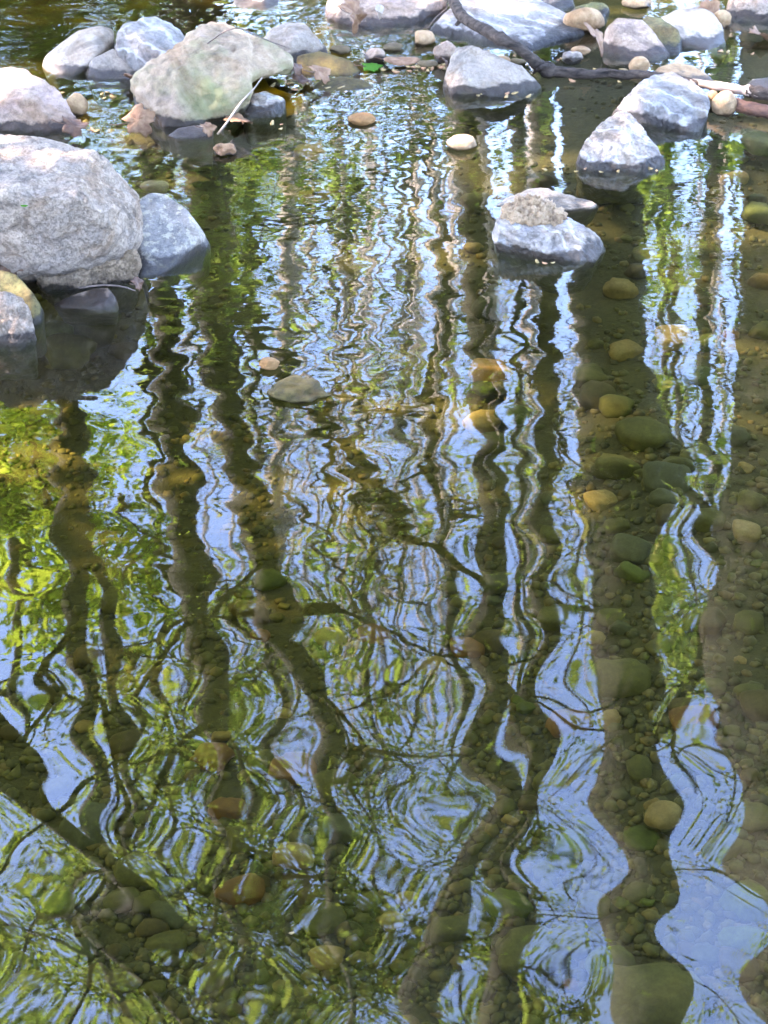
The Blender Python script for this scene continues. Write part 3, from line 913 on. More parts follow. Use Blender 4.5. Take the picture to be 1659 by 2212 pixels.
MARKS = [((1058, 800), 'the bright orange pebble'), ((1187, 500), 'the crusted rock'), ((1340, 310), 'the white three-sided rock'), ((1340, 1470), 'the squarish olive stone'),
         ((1432, 1763), 'the lower right tan pebble'), ((632, 1850), 'the oval tan pebble'), ((643, 840), 'the long olive stone'), ((380, 500), 'the speckled rock'),
         ((150, 700), 'the mossy left rock'), ((998, 308), 'the tan dome pebble'), ((845, 1990), 'the small bottom pebble'), ((520, 1930), 'the reddish lower pebble'),
         ((1400, 2170), 'the biggest olive stone'), ((1612, 1148), 'the right edge tan pebble'), ((1450, 1178), 'the green upright pebble'), ((190, 1790), 'the dark smooth stone'),
         ((1395, 940), 'the broad olive stone'), ((562, 1372), 'the small rusty pebble'), ((1065, 150), 'the grey angular rock'), ((450, 160), 'the mossy tan boulder'),
         ((1060, 1390), 'the brown trunk-shadow stone'), ((632, 1665), 'the large reddish stone')]
COLNAME = {'olive': 'olive', 'green': 'green', 'brown': 'brown', 'slate': 'grey-olive', 'buff': 'tan', 'rust': 'rusty'}


def shape_word(k):
    pw, sq = PEB[k][1], PEB[k][2]
    return 'flat' if sq.z < 0.46 else ('oval' if sq.y < 0.75 else ('blocky' if pw > 2.7 else 'round'))


used = [(h[0], h[1], h[2] / 2) for h in HERO]
cands = []
tries = 0
seen_labels = {}
while len(cands) < 258 and tries < 40000:
    tries += 1
    right = random.random() < 0.68
    u = random.uniform(990, 1655) if right else random.uniform(4, 1000)
    v = random.uniform(330, 2205) if right else random.uniform(1250, 2205)
    w = random.choice((26, 32, 38, 45, 55, 68, 85)) * (0.72 + 0.5 * v / 2212)
    if any(math.hypot(u - a, (v - b) * 1.6) < (r + w / 2) * 0.62 for a, b, r in used): continue
    used.append((u, v, w / 2))
    mat = random.choices(('olive', 'green', 'brown', 'slate', 'buff', 'rust'), (42, 8, 28, 16, 5, 3))[0]
    k = random.randrange(12)
    (mu, mv), mn = min(MARKS, key=lambda m: math.hypot(m[0][0] - u, m[0][1] - v))
    dx, dyy = u - mu, v - mv
    side = ('right of' if dx > 0 else 'left of') if abs(dx) > abs(dyy) else ('below' if dyy > 0 else 'above')
    sz = 'tiny' if w < 36 else ('small' if w < 50 else ('middling' if w < 72 else 'broad'))
    dist = math.hypot(dx, dyy)
    how = 'just' if dist < 90 else ('' if dist < 190 else 'well')
    lab = ' '.join(f'{sz} {shape_word(k)} {COLNAME[mat]} pebble {how} {side} {mn}'.split())
    o = sunk(u, v, w, mat, k, lab, group='pebbles on the creek bed', rot=random.uniform(-.6, .6))
    cands.append(o)

twins = {}
for o in cands: twins.setdefault(o['label'], []).append(o)
for lab, os_ in twins.items():
    if len(os_) == 2:
        os_.sort(key=lambda o: -o.location.y)
        os_[0]['label'] = 'farther ' + lab; os_[1]['label'] = 'nearer ' + lab

# the finer gravel between them, past counting
def gravel():
    ico = bmesh.new(); bmesh.ops.create_icosphere(ico, subdivisions=1, radius=1.0)
    base = np.array([v.co[:] for v in ico.verts]); tri = np.array([[v.index for v in f.verts] for f in ico.faces]); ico.free()
    n = 12000
    vs, fs = [], []
    k = 0
    while k < n:
        u = rng.uniform(-60, 1720); v = rng.uniform(250, 2330)
        p = onwater(u, v, -0.16)
        if noise.noise(Vector((p.x * 2.3, p.y * 2.3, 4))) < -0.25 and random.random() < 0.6: continue
        r = math.exp(rng.uniform(math.log(0.004), math.log(0.015)))
        q = base * (r * np.array([1, rng.uniform(.6, 1), rng.uniform(.4, .7)]))
        q = q * (1 + 0.18 * rng.standard_normal((len(base), 1)))
        a = rng.uniform(0, 6.28)
        R = np.array([[math.cos(a), -math.sin(a), 0], [math.sin(a), math.cos(a), 0], [0, 0, 1]])
        vs.append(q @ R.T + np.array([p.x, p.y, float(ground_h(p.x, p.y)) + r * 0.05]))
        fs.append(tri + len(base) * k)
        k += 1
    m, nt, out = newmat('bed_gravel')
    geo = N(nt, 'ShaderNodeNewGeometry')
    c = ramp(nt, geo.outputs['Random Per Island'], [(0.0, (0.0170, 0.0143, 0.0048)), (0.4, (0.0374, 0.0306, 0.0088)), (0.75, (0.0510, 0.0425, 0.0122)), (0.9, (0.0578, 0.0340, 0.0119)), (1.0, (0.0884, 0.0680, 0.0272))])
    n2 = noise_tex(nt, geo.outputs['Position'], 150, 4, 0.6)
    c = mix(nt, 0.6, c, ramp(nt, n2, [(0.3, (0.4,) * 3), (0.7, (1.3,) * 3)]), 'MULTIPLY')
    p = N(nt, 'ShaderNodeBsdfPrincipled'); L(nt, c, p.inputs['Base Color']); p.inputs['Roughness'].default_value = 0.8
    L(nt, p.outputs[0], out.inputs[0])
    o = mesh_obj('gravel', np.concatenate(vs), np.concatenate(fs), m)
    tag(o, 'fine olive and brown gravel covering the creek bed', 'gravel', kind='stuff')


gravel()


# ------------------------------------------------------------------ tubes, wood
def tube(pts, rad, seg=8, jitter=0.0, r=random):
    pts = [Vector(p) for p in pts]
    vs, fs = [], []
    n = len(pts)
    t0 = (pts[1] - pts[0]).normalized()
    up = Vector((0, 0, 1)) if abs(t0.z) < 0.9 else Vector((1, 0, 0))
    a = t0.cross(up).normalized()
    for i, p in enumerate(pts):
        t = (pts[min(i + 1, n - 1)] - pts[max(i - 1, 0)]).normalized()
        a = (a - t * a.dot(t)).normalized()
        b = t.cross(a)
        for k in range(seg):
            an = 2 * math.pi * k / seg
            rr = rad[i] * (1 + (jitter * r.uniform(-1, 1) if jitter else 0))
            vs.append((p + (a * math.cos(an) + b * math.sin(an)) * rr)[:])
    for i in range(n - 1):
        for k in range(seg):
            k2 = (k + 1) % seg
            fs.append((i * seg + k, i * seg + k2, (i + 1) * seg + k2, (i + 1) * seg + k))
    fs.append(tuple(range(seg))[::-1])
    fs.append(tuple((n - 1) * seg + k for k in range(seg)))
    return vs, fs


def spline(pts, n):
    """Catmull-Rom through points (any dimension)"""
    P = np.array([tuple(p) for p in pts], float)
    P = np.concatenate([[2 * P[0] - P[1]], P, [2 * P[-1] - P[-2]]])
    out = []
    m = len(P) - 3
    for k in range(n):
        s = k / (n - 1) * m
        i = min(int(s), m - 1); t = s - i
        a, b, c, d = P[i:i + 4]
        out.append(0.5 * ((2 * b) + (c - a) * t + (2 * a - 5 * b + 4 * c - d) * t * t + (3 * b - a - 3 * c + d) * t ** 3))
    return np.array(out)


def joined(name, parts, mat, parent=None):
    vs, fs = [], []
    for v, f in parts:
        o = len(vs)
        vs += list(v); fs += [tuple(i + o for i in q) for q in f]
    return mesh_obj(name, vs, fs, mat, parent)


def branch():
    root = empty('driftwood_branch', onwater(1180, 160))
    tag(root, 'long dark driftwood branch lying across the stones at the top right', 'branch')
    spec = [(955, -45, .16, 13), (978, 0, .13, 14), (1003, 38, .115, 15), (1075, 80, .105, 15), (1130, 112, .07, 14), (1178, 148, .02, 16), (1250, 158, .012, 13), (1330, 160, .012, 12), (1385, 163, .016, 12),
            (1440, 168, .03, 12), (1490, 176, .045, 12), (1545, 186, .05, 14), (1605, 194, .05, 15), (1650, 202, .05, 17), (1720, 214, .04, 17)]
    pts, rad = [], []
    for u, v, z, w in spec:
        p = onwater(u, v, z); pts.append(p); rad.append(w * 0.74 * (p - EYE).length / FPX)
    S = spline([(*p, r) for p, r in zip(pts, rad)], 130)
    S = S - np.array([*root.location, 0])
    r = random.Random(5)
    for i in range(len(S)):
        kn = 1 + 0.16 * noise.noise(Vector((i * 0.21, 0, 0))) + (0.35 if i in (28, 29, 46, 47, 48, 112, 113, 114) else 0)
        S[i, 3] *= kn
        S[i, 2] += 0.004 * noise.noise(Vector((i * 0.13, 5, 0))); S[i, 1] += 0.006 * noise.noise(Vector((i * 0.17, 9, 0)))

    def seg(a, b, mat, nm, lap0=0, lap1=0, grow_=1.0):
        R = S[a:b, 3].copy() * grow_
        for q in range(lap0): R[q] *= 0.80 + 0.20 * q / lap0
        for q in range(lap1): R[-1 - q] *= 0.80 + 0.20 * q / lap1
        v, f = tube(S[a:b, :3], R, 14, 0.0, r)
        v2 = []
        for q, p in enumerate(v):
            c = Vector(S[a + q // 14, :3]); d = Vector(p) - c
            k = 1 + 0.30 * noise.noise(Vector((q // 14 * 0.35, (q % 14) * 0.9, a))) + 0.14 * noise.noise(Vector((q // 14 * 1.1, (q % 14) * 2.0, a + 3)))
            v2.append((c + d * k)[:])
        return mesh_obj(nm, v2, f, mat, root)
    seg(0, 97, M['driftdark'], 'bark', 0, 8, 1.04)
    seg(88, 120, M['driftpale'], 'peeled_wood', 0, 0, 0.86)['label'] = 'pale peeled stretch of the branch'
    seg(111, 130, M['driftdark'], 'bark', 7, 0, 1.02)

    def stub(pp, w, nm='stub', mat='driftdark'):
        q = [onwater(u, v, z) - root.location for u, v, z in pp]
        s = spline(q, 10)
        rr = [w * 0.0013 * (1 - 0.55 * i / 9) for i in range(10)]
        v, f = tube(s, rr, 7, 0.08, r)
        mesh_obj(nm, v, f, M[mat], root)
    stub([(1000, 30, .115), (992, 46, .10), (984, 55, .09)], 7)
    stub([(1185, 142, .03), (1165, 146, .03), (1152, 158, .005)], 6)
    stub([(1350, 158, .02), (1300, 150, .02), (1268, 158, .004)], 4)


branch()


def log():
    spec = [(1545, 214, .02, 7), (1570, 220, .02, 11), (1620, 234, .02, 13), (1680, 246, .015, 14), (1740, 256, .015, 14)]
    S = spline([(*onwater(u, v, z), w * (onwater(u, v, z) - EYE).length / FPX) for u, v, z, w in spec], 40)
    c = S[20, :3].copy(); S[:, :3] -= c
    v, f = tube(S[:, :3], S[:, 3], 14, 0.14, random.Random(8))
    o = mesh_obj('rotten_log', v, f, M['driftred']); o.location = c
    tag(o, 'red-brown rotten log under the pale branch at the right edge', 'log')


log()


def twig(name, label, spec, w0, w1, mat):
    P = spline([onwater(u, v, z) for u, v, z in spec], 26)
    c = P[0].copy(); P = P - c
    rr = [w0 + (w1 - w0) * i / 25 for i in range(26)]
    v, f = tube(P, rr, 6, 0.1, random.Random(3))
    o = mesh_obj(name, v, f, M[mat]); o.location = c
    tag(o, label, 'twig')


twig('twig', 'bare pale twig leaning on the mossy tan boulder', [(470, 290, -.01), (490, 265, .02), (520, 222, .06), (548, 192, .09), (566, 168, .12)], .0032, .0018, 'twig')
twig('twig', 'thin dark twig draped over the top of the mossy tan boulder', [(432, 106, .10), (462, 84, .19), (490, 66, .27), (520, 62, .28), (552, 76, .24), (590, 92, .18), (626, 104, .15)], .0020, .0012, 'twigdark')
twig('twig', 'thin grey twig lying under the tan slab at left', [(170, 622, .03), (220, 616, .035), (262, 619, .035), (292, 628, .02)], .0022, .0014, 'twigdark')
twig('twig', 'thin dark twig standing from the leaf litter left of the blue-grey slab', [(925, 62, .0), (940, 40, .02), (962, 20, .04), (975, 4, .06)], .0022, .0012, 'twigdark')


# ------------------------------------------------------------------ fallen leaves
def lobed(r, lobes=5, n=44):
    pts = []
    for i in range(n):
        a = i / n * 2 * math.pi
        k = 0.62 + 0.30 * abs(math.cos(lobes / 2 * a)) ** 0.8 + 0.06 * math.cos(13 * a) + 0.04 * r.uniform(-1, 1)
        k *= 1.0 - 0.35 * max(0, math.cos(a + math.pi)) ** 6
        pts.append((math.cos(a) * k, math.sin(a) * k * 0.9))
    return pts


def fallen_leaf(label, u, v, wpx, z, rotz, tiltx, tilty, mat, curl=0.35, simple=False, name='fallen_leaf', cat='leaf', stem=True):
    SEED[0] += 1
    r = random.Random(SEED[0])
    p = onwater(u, v, z)
    s = wpx * (p - EYE).length / FPX / 1.75
    ol = [(math.cos(i / 20 * 6.283) * 0.9, math.sin(i / 20 * 6.283) * 0.42) for i in range(20)] if simple else lobed(r)
    n = len(ol)
    vs, fs = [(0, 0, 0)], []
    R = 5
    fx, fy = r.uniform(.5, 1.2), r.uniform(-.8, .8)
    for j in range(1, R + 1):
        for (x, y) in ol:
            x2, y2 = x * j / R, y * j / R
            zz = curl * ((x2 * fx) ** 2 * 0.5 - (y2 + x2 * fy) ** 2 * 0.6 + 0.25 * noise.noise(Vector((x2 * 2.2, y2 * 2.2, SEED[0]))))
            zz -= 0.05 * curl * abs(math.sin(5 * math.atan2(y2, x2 + 1e-6)))
            vs.append((x2, y2, zz))
    for i in range(n): fs.append((0, 1 + i, 1 + (i + 1) % n))
    for j in range(R - 1):
        for i in range(n):
            a = 1 + j * n
            i2 = (i + 1) % n
            fs.append((a + i, a + n + i, a + n + i2, a + i2))
    o = mesh_obj(name, [tuple(c * s for c in q) for q in vs], fs, M[mat])
    md = o.modifiers.new('thickness', 'SOLIDIFY'); md.thickness = 0.0006
    o.location = p
    o.rotation_euler = (tiltx, tilty, rotz)
    tag(o, label, cat)
    if stem:
        q = [Vector((-0.45 * s, 0, 0)), Vector((-0.9 * s, 0.05 * s, 0.02 * s)), Vector((-1.35 * s, 0.2 * s, 0.06 * s))]
        v2, f2 = tube(spline(q, 6), [0.0012] * 6, 5)
        mesh_obj('stalk', v2, f2, M['deadleafdark'], o)
    return o


fallen_leaf('curled pinkish brown leaf lying on the submerged olive rock', 690, 155, 58, .035, 0.8, 0.55, 0.2, 'deadleaf', 0.5)
fallen_leaf('dark dead leaf just left of the curled pinkish one', 655, 168, 52, .02, 2.3, 0.3, -0.3, 'deadleafdark', 0.5)
fallen_leaf('brown leaf stuck at the right tip of the mossy tan boulder', 640, 146, 40, .05, 1.2, 0.9, 0.1, 'deadleafdark', 0.6)
fallen_leaf('big folded brown leaf at the left foot of the mossy tan boulder', 296, 258, 74, .03, 0.3, 0.75, -0.25, 'deadleaf', 0.8)
fallen_leaf('brown leaf between the mossy tan boulder and the grey rock before it', 290, 162, 46, .03, 2.8, 0.6, 0.2, 'deadleaf', 0.7)
fallen_leaf('soaked brown leaf floating beside the pale twig', 518, 258, 66, .012, 1.9, 0.25, 0.1, 'deadleaf', 0.35)
fallen_leaf('reddish brown leaf clinging to the foot of the pinkish boulder', 158, 270, 58, .03, 0.2, 0.5, 0.2, 'deadleafdark', 0.6)
fallen_leaf('dry leaf poking out under the large grey boulder at the left edge', 18, 570, 70, .06, 0.2, 0.6, 0.3, 'deadleafdark', 0.6)
fallen_leaf('dead leaf caught in the gap beside the tan slab', 298, 612, 34, .02, 1.0, 1.0, 0.2, 'deadleafdark', 0.6)
fallen_leaf('broad pinkish dead leaf propped against the pinkish grey boulder', 1288, 80, 82, .06, 1.3, 0.95, 0.25, 'deadleaf', 0.5)
fallen_leaf('pale brown leaf at the top right beside the corner boulder', 1532, 22, 56, .04, 0.7, 0.7, -0.3, 'deadleaf', 0.6)
fallen_leaf('brown leaf cut by the right edge near the corner boulder', 1648, 74, 62, .02, 2.0, 0.5, 0.1, 'deadleaf', 0.6)
fallen_leaf('crumpled tan leaf hanging on the white and tan boulder at the top', 768, 30, 78, .09, 1.0, 1.05, 0.3, 'deadleaf', 0.9)
fallen_leaf('pale torn leaf strip hanging beside the crumpled tan leaf', 818, 26, 60, .09, 1.5, 1.2, 0.1, 'twig', 0.6, simple=True, stem=False)
fallen_leaf('long dead leaf floating right of the pale pinkish pebble', 868, 130, 76, .012, 0.15, 0.2, 0.05, 'deadleaf', 0.3, simple=True)
fallen_leaf('dark dead leaf folded on the pointed cream stone', 962, 132, 40, .03, 1.4, 0.8, 0.3, 'deadleafdark', 0.8)
fallen_leaf('bright green leaf floating in the shallows', 802, 143, 46, .008, 0.1, 0.12, 0.0, 'greenleaf', 0.2, name='green_leaf')
fallen_leaf('dead leaf scrap on the flat brownish stone', 448, 276, 36, .03, 0.5, 0.7, 0.2, 'deadleaf', 0.8)
fallen_leaf('tiny green leaf scrap on top of the large grey boulder', 52, 444, 15, .262, 0.5, 0.2, 0.2, 'greenleaf', 0.3, name='green_leaf', simple=True, stem=False)

# floating seed husks and petals
HUSKS = [(1265, 367, 'at the left foot of the white three-sided rock', 7), (1392, 252, 'on the wet foot of the blue-white rock', 2), (1430, 366, 'at the right foot of the white three-sided rock', 2),
         (1290, 160, 'along the dark branch', 6), (1080, 206, 'along the foot of the grey angular rock', 6), (905, 146, 'among the leafy shallows', 12), (270, 203, 'by the low rounded grey rock', 4),
         (230, 208, 'by the round tan pebble', 2), (735, 185, 'on the sunken olive rocks', 4), (1240, 128, 'near the small white pebble', 5), (1590, 112, 'near the smooth light grey boulder', 4), (1170, 566, 'at the foot of the crusted rock', 3),
         (1320, 150, 'before the egg-shaped pebble', 8), (195, 284, 'below the pinkish boulder leaf', 3), (630, 2015, 'drifting near the bottom middle', 1), (600, 270, 'by the flat whitish stone', 3),
         (965, 142, 'before the pointed cream stone', 8), (845, 148, 'around the green leaf', 9), (1010, 118, 'behind the grey angular rock', 6), (1440, 178, 'before the pale dome-shaped rock', 6), (690, 180, 'beside the curled pinkish leaf', 6)]
hm = {}
for mname in ('husk', 'huskred'):
    ol = [(math.cos(i / 10 * 6.283), math.sin(i / 10 * 6.283) * 0.45, 0.18 * math.cos(i / 5 * 6.283)) for i in range(10)]
    vs = [(0, 0, 0.28)] + ol + [(x, y, z - 0.12) for x, y, z in ol]
    fs = [(0, 1 + i, 1 + (i + 1) % 10) for i in range(10)] + [(1 + i, 11 + i, 11 + (i + 1) % 10, 1 + (i + 1) % 10) for i in range(10)] + [tuple(11 + i for i in range(10))[::-1]]
    me = bpy.data.meshes.new('seed_husk'); me.from_pydata(vs, [], fs); me.shade_smooth(); me.materials.append(M[mname]); hm[mname] = me
NTH = 'first second third fourth fifth sixth seventh eighth ninth tenth eleventh twelfth'.split()
for u, v, where, n in HUSKS:
    sx = 46 if n > 3 else 16
    spots = sorted((u + random.gauss(0, sx) * (n > 1), v + random.gauss(0, 4) * (n > 1)) for _ in range(n))
    for k, (uu, vv) in enumerate(spots):
        mn = random.choice(('husk', 'husk', 'huskred'))
        o = bpy.data.objects.new('seed_husk', hm[mn]); COL.objects.link(o)
        p = onwater(uu, vv, 0.003)
        s = random.uniform(4.5, 9) * (p - EYE).length / FPX
        o.location = p; o.scale = (s, s, s); o.rotation_euler = (random.gauss(0, .2), random.gauss(0, .2), random.uniform(0, 6))
        tint = 'reddish' if mn == 'huskred' else 'yellow'
        tag(o, (f'{NTH[k]} from left, ' if n > 1 else '') + f'tiny {tint} husk {where}', 'seed husk', 'seed husks floating ' + where)


# ------------------------------------------------------------------ trees of the far bank (seen mirrored in the pool)
def leaves_mesh(name, centers, size, mat, parent, r):
    n = len(centers)
    if n == 0: return None
    c = np.array(centers)
    a = r.standard_normal((n, 3)); a /= np.linalg.norm(a, axis=1, keepdims=True)
    b = r.standard_normal((n, 3)); b[:, 2] += 0.0
    b = np.cross(a, b); b /= np.linalg.norm(b, axis=1, keepdims=True)
    s = size * r.uniform(0.6, 1.3, (n, 1))
    V = np.stack([c - a * s, c + b * s * 0.5, c + a * s, c - b * s * 0.5], 1).reshape(-1, 3)
    i = np.arange(n) * 4
    F = np.stack([i, i + 1, i + 2, i + 3], 1)
    o = mesh_obj(name, V, F, mat, parent, smooth=False)
    o['kind'] = 'stuff'
    return o


def grow(start, direction, length, r0, r, depth, parts, tips, droop=0.0):
    n = 7
    pts = [Vector(start)]
    d = Vector(direction).normalized()
    for i in range(n):
        d = (d + Vector((r.gauss(0, .16), r.gauss(0, .16), r.gauss(0.05 - droop, .12)))).normalized()
        pts.append(pts[-1] + d * length / n)
    rad = [r0 * (1 - 0.78 * i / n) for i in range(n + 1)]
    parts.append(tube(pts, rad, 6 if depth > 1 else 4))
    if depth == 0:
        tips.append((pts[2:], length)); return
    k = r.randint(3, 5)
    for j in range(k):
        t = r.uniform(0.25, 1.0)
        i = min(int(t * n), n)
        side = Vector((r.gauss(0, 1), r.gauss(0, 1), r.gauss(0.15, .6))).normalized()
        dd = (d * 0.7 + side * 0.9)
        grow(pts[i], dd, length * r.uniform(.35, .6), rad[i] * 0.6, r, depth - 1, parts, tips, droop)
    if depth == 1: tips.append((pts[3:], length))


def tree(name, label, spec, Y, mat='bark', leafmat='leaf_bright', nl=3500, limbs=7, leafsize=0.055, seed=1, explicit=(), spread=0.55, start=0.30, group=None,
         llen=(1.6, 3.4), top=1.25, lr=0.07, cat='tree', clumps=(), px=True):
    """spec: (u, v, width px) along the trunk as mirrored in the pool, from low to high"""
    r = random.Random(seed); nr = np.random.default_rng(seed)
    if px:
        P = [mirrored(u, v, Y) for u, v, w in spec]
        R = [w / 2 * ((p - Vector((0, 0, -CAM_H))).length) / FPX for (u, v, w), p in zip(spec, P)]
    else:
        P = [Vector(s[:3]) for s in spec]; R = [s[3] for s in spec]
    gz = float(ground_h(P[0].x, Y))
    lean = (P[1] - P[0]); lean = lean / max(lean.z, 0.3)
    foot = P[0] - lean * (P[0].z - gz) * 0.6; foot.z = gz - 0.15
    tp = P[-1] + (P[-1] - P[-2]) * top
    tp.z = max(tp.z, P[-1].z + 1.5)
    pts = [foot, *P, tp]; rad = [R[0] * 1.35, *R, R[-1] * 0.35]
    S = spline([(*p, q) for p, q in zip(pts, rad)], 46)
    S[:, 3] = np.maximum(S[:, 3], 0.012)
    root = empty(name, foot + Vector((0, 0, 0.15)))
    S[:, :3] -= np.array(root.location)
    tag(root, label, cat, group)
    for i in range(46):
        S[i, 3] *= 1 + 0.08 * noise.noise(Vector((i * 0.35, seed, 0)))
    v, f = tube(S[:, :3], S[:, 3], 14, 0.05, r)
    mesh_obj('trunk', v, f, M[mat], root)
    tips = []
    for j in range(limbs):
        t = start + (1 - start) * (j + r.random()) / limbs
        i = min(int(t * 45), 44)
        az = r.uniform(0, 6.283)
        d = Vector((math.cos(az), math.sin(az), r.uniform(0.2, 1.0)))
        parts = []
        grow(S[i, :3], d, r.uniform(*llen) * (1.2 - 0.5 * t), min(S[i, 3] * 0.5, lr), r, 2, parts, tips)
        joined('limb', parts, M[mat], root)
    for ex in explicit:
        pp = [mirrored(u, vv, Y + dy) - root.location for u, vv, w, dy in ex]
        rr = [w / 2 * (mirrored(u, vv, Y).length) / FPX for u, vv, w, dy in ex]
        s2 = spline([(*p, q) for p, q in zip(pp, rr)], 22)
        parts = [tube(s2[:, :3], np.maximum(s2[:, 3], .006), 8, 0.05, r)]
        for q in range(4):
            i = r.randint(9, 21)
            d = Vector((r.gauss(0, 1), r.gauss(0, 1), r.gauss(0.4, .6)))
            grow(s2[i, :3], d, r.uniform(.7, 1.6), max(s2[i, 3] * 0.45, .008), r, 1, parts, tips)
        joined('limb', parts, M[mat], root)
    cs = []
    if tips and nl:
        w = np.array([t[1] for t in tips]); w = w / w.sum()
        # some twigs are bare, some full
        w = w * nr.choice([0.15, 0.6, 1.0, 2.2], len(w)); w /= w.sum()
        for (pp, ln), c in zip(tips, nr.multinomial(nl, w)):
            for _ in range(c):
                p = pp[nr.integers(len(pp))]
                cs.append(np.array(p) + nr.normal(0, 0.10 + 0.10 * ln, 3))
    for (u, vv, dy, rad_, cnt) in clumps:
        c = mirrored(u, vv, Y + dy) - root.location
        sub = nr.normal(0, rad_ * 0.55, (max(3, cnt // 60), 3)) + np.array(c)
        for q in range(cnt):
            cs.append(sub[nr.integers(len(sub))] + nr.normal(0, rad_ * 0.22, 3))
    leaves_mesh('crown', cs, leafsize if Y > 12 else min(leafsize, 0.034), M[leafmat], root, nr)
    return root


FG = 'trees standing on the far bank'


def tops(u0, u1, v0, v1, n, cnt, seed):
    q = random.Random(seed)
    return [(q.uniform(u0, u1), q.uniform(v0, v1), q.uniform(.2, 3.0), q.uniform(.35, .8), int(cnt * q.uniform(.5, 1.5))) for _ in range(n)]


# main trunks
tree('tree', 'straight dark trunk mirrored beside the speckled rock', [(352, 560, 66), (382, 1000, 74), (425, 1300, 72), (478, 1600, 58), (500, 1900, 46), (520, 2150, 36)], 12.5, clumps=tops(250, 620, 1500, 2230, 16, 150, 61), seed=2, limbs=9, lr=.04, nl=500, start=.45, group=FG,
     explicit=[[(440, 1300, 16, 0), (330, 1200, 12, .3), (250, 1080, 8, .5)], [(470, 1500, 18, 0), (520, 1620, 14, -.3), (540, 1800, 9, -.6)]])
tree('tree', 'broad dark trunk that forks, mirrored right of the straight dark one', [(448, 420, 95), (468, 700, 84), (505, 950, 62), (560, 1150, 70), (605, 1350, 74), (690, 1500, 60), (712, 1750, 40), (740, 2100, 26)], 11.5, clumps=tops(560, 900, 1550, 2230, 16, 130, 62), seed=3, limbs=9, lr=.04, nl=500, start=.45, group=FG,
     explicit=[[(470, 640, 60, 0), (560, 720, 44, .2), (640, 850, 42, .3), (740, 960, 44, .4), (860, 1120, 42, .4), (960, 1200, 34, .3), (1050, 1275, 22, .2)],
               [(606, 1330, 34, 0), (720, 1320, 22, .2), (860, 1390, 14, .3), (1000, 1470, 10, .3)]])
tree('tree', 'slim pale-edged trunk mirrored between the forked tree and the sky', [(640, 180, 30), (628, 430, 34), (618, 700, 32), (600, 950, 30), (598, 1150, 34), (610, 1400, 30), (600, 1700, 22)], 15, mat='bark_pale', seed=4, limbs=6, nl=500, start=.4, group=FG)
tree('tree', 'leaning twin-stemmed tree mirrored below the large grey boulder', [(140, 700, 60), (152, 950, 66), (155, 1120, 74), (165, 1300, 46), (185, 1500, 44), (215, 1750, 40), (235, 2050, 34)], 10.5, clumps=tops(-20, 300, 1650, 2230, 12, 150, 63), seed=5, limbs=5, nl=1500, start=.45, group=FG,
     explicit=[[(165, 1140, 46, 0), (222, 1240, 38, .1), (240, 1420, 34, .2), (268, 1620, 30, .3), (300, 1850, 22, .4)], [(150, 1130, 18, 0), (90, 1060, 12, .2), (72, 940, 9, .3)]])
tree('tree', 'strongly leaning dark trunk crossing the lower left of the mirror image', [(-230, 1290, 70), (-60, 1520, 74), (60, 1690, 82), (200, 1860, 84), (320, 2030, 78), (420, 2190, 66)], 8.6, seed=6, limbs=7, lr=.03, nl=900, start=.6, group=FG)
tree('tree', 'thin greenish trunk mirrored in the middle of the bright sky', [(930, 300, 26), (955, 560, 36), (950, 760, 40), (930, 950, 34), (960, 1150, 26), (980, 1400, 20)], 16, mat='bark', seed=7, limbs=6, nl=700, start=.3, leafmat='leaf_yellow', group=FG)
tree('tree', 'long straight dark trunk mirrored left of the crusted rock', [(1012, 160, 66), (1030, 550, 68), (1054, 900, 64), (1066, 1200, 60), (1052, 1450, 70), (1064, 1700, 86), (1004, 1900, 80), (945, 2100, 70)], 11, clumps=tops(860, 1130, 1550, 2230, 13, 130, 64), seed=8, limbs=6, lr=.016, nl=250, start=.5, group=FG,
     explicit=[[(1075, 1480, 40, 0), (1140, 1600, 34, .2), (1155, 1750, 26, .3), (1120, 1950, 18, .4)]])
tree('tree', 'narrow dark trunk mirrored between the two thin sky strips', [(1172, 140, 46), (1178, 500, 48), (1184, 800, 44), (1180, 1100, 42), (1174, 1350, 42), (1146, 1600, 52), (1110, 1880, 66), (1085, 2150, 70)], 11.8, clumps=tops(1080, 1330, 1500, 2230, 10, 100, 65), seed=9, limbs=8, lr=.02, nl=250, start=.5, group=FG)
tree('tree', 'widest dark trunk, mirrored below the crusted rock', [(1290, 150, 170), (1308, 560, 160), (1325, 800, 150), (1350, 1000, 190), (1345, 1250, 136), (1356, 1500, 132), (1378, 1800, 128), (1394, 2100, 150)], 9.5, seed=10, limbs=6, lr=.016, nl=250, start=.55, group=FG,
     explicit=[[(1350, 760, 70, 0), (1430, 950, 66, .1), (1500, 1080, 40, .3), (1560, 1250, 24, .5)]])
tree('tree', 'massive dark trunk mirrored along the right edge', [(1700, 150, 190), (1702, 500, 190), (1690, 900, 205), (1672, 1200, 235), (1656, 1420, 270), (1690, 1620, 220), (1738, 1850, 200), (1742, 2150, 190)], 9.0, clumps=tops(1380, 1660, 1350, 2230, 13, 120, 66), seed=12, limbs=6, lr=.016, nl=250, start=.5, group=FG,
     explicit=[[(1660, 1230, 70, 0), (1560, 1330, 60, .2), (1490, 1480, 44, .4), (1420, 1620, 24, .5)]])
tree('tree', 'thin trunk mirrored inside the right-hand sky patch', [(1556, 230, 30), (1538, 450, 32), (1520, 700, 30), (1530, 950, 22), (1548, 1200, 16), (1560, 1500, 12)], 14, seed=13, limbs=6, nl=700, start=.2, group=FG, leafmat='leaf_yellow')
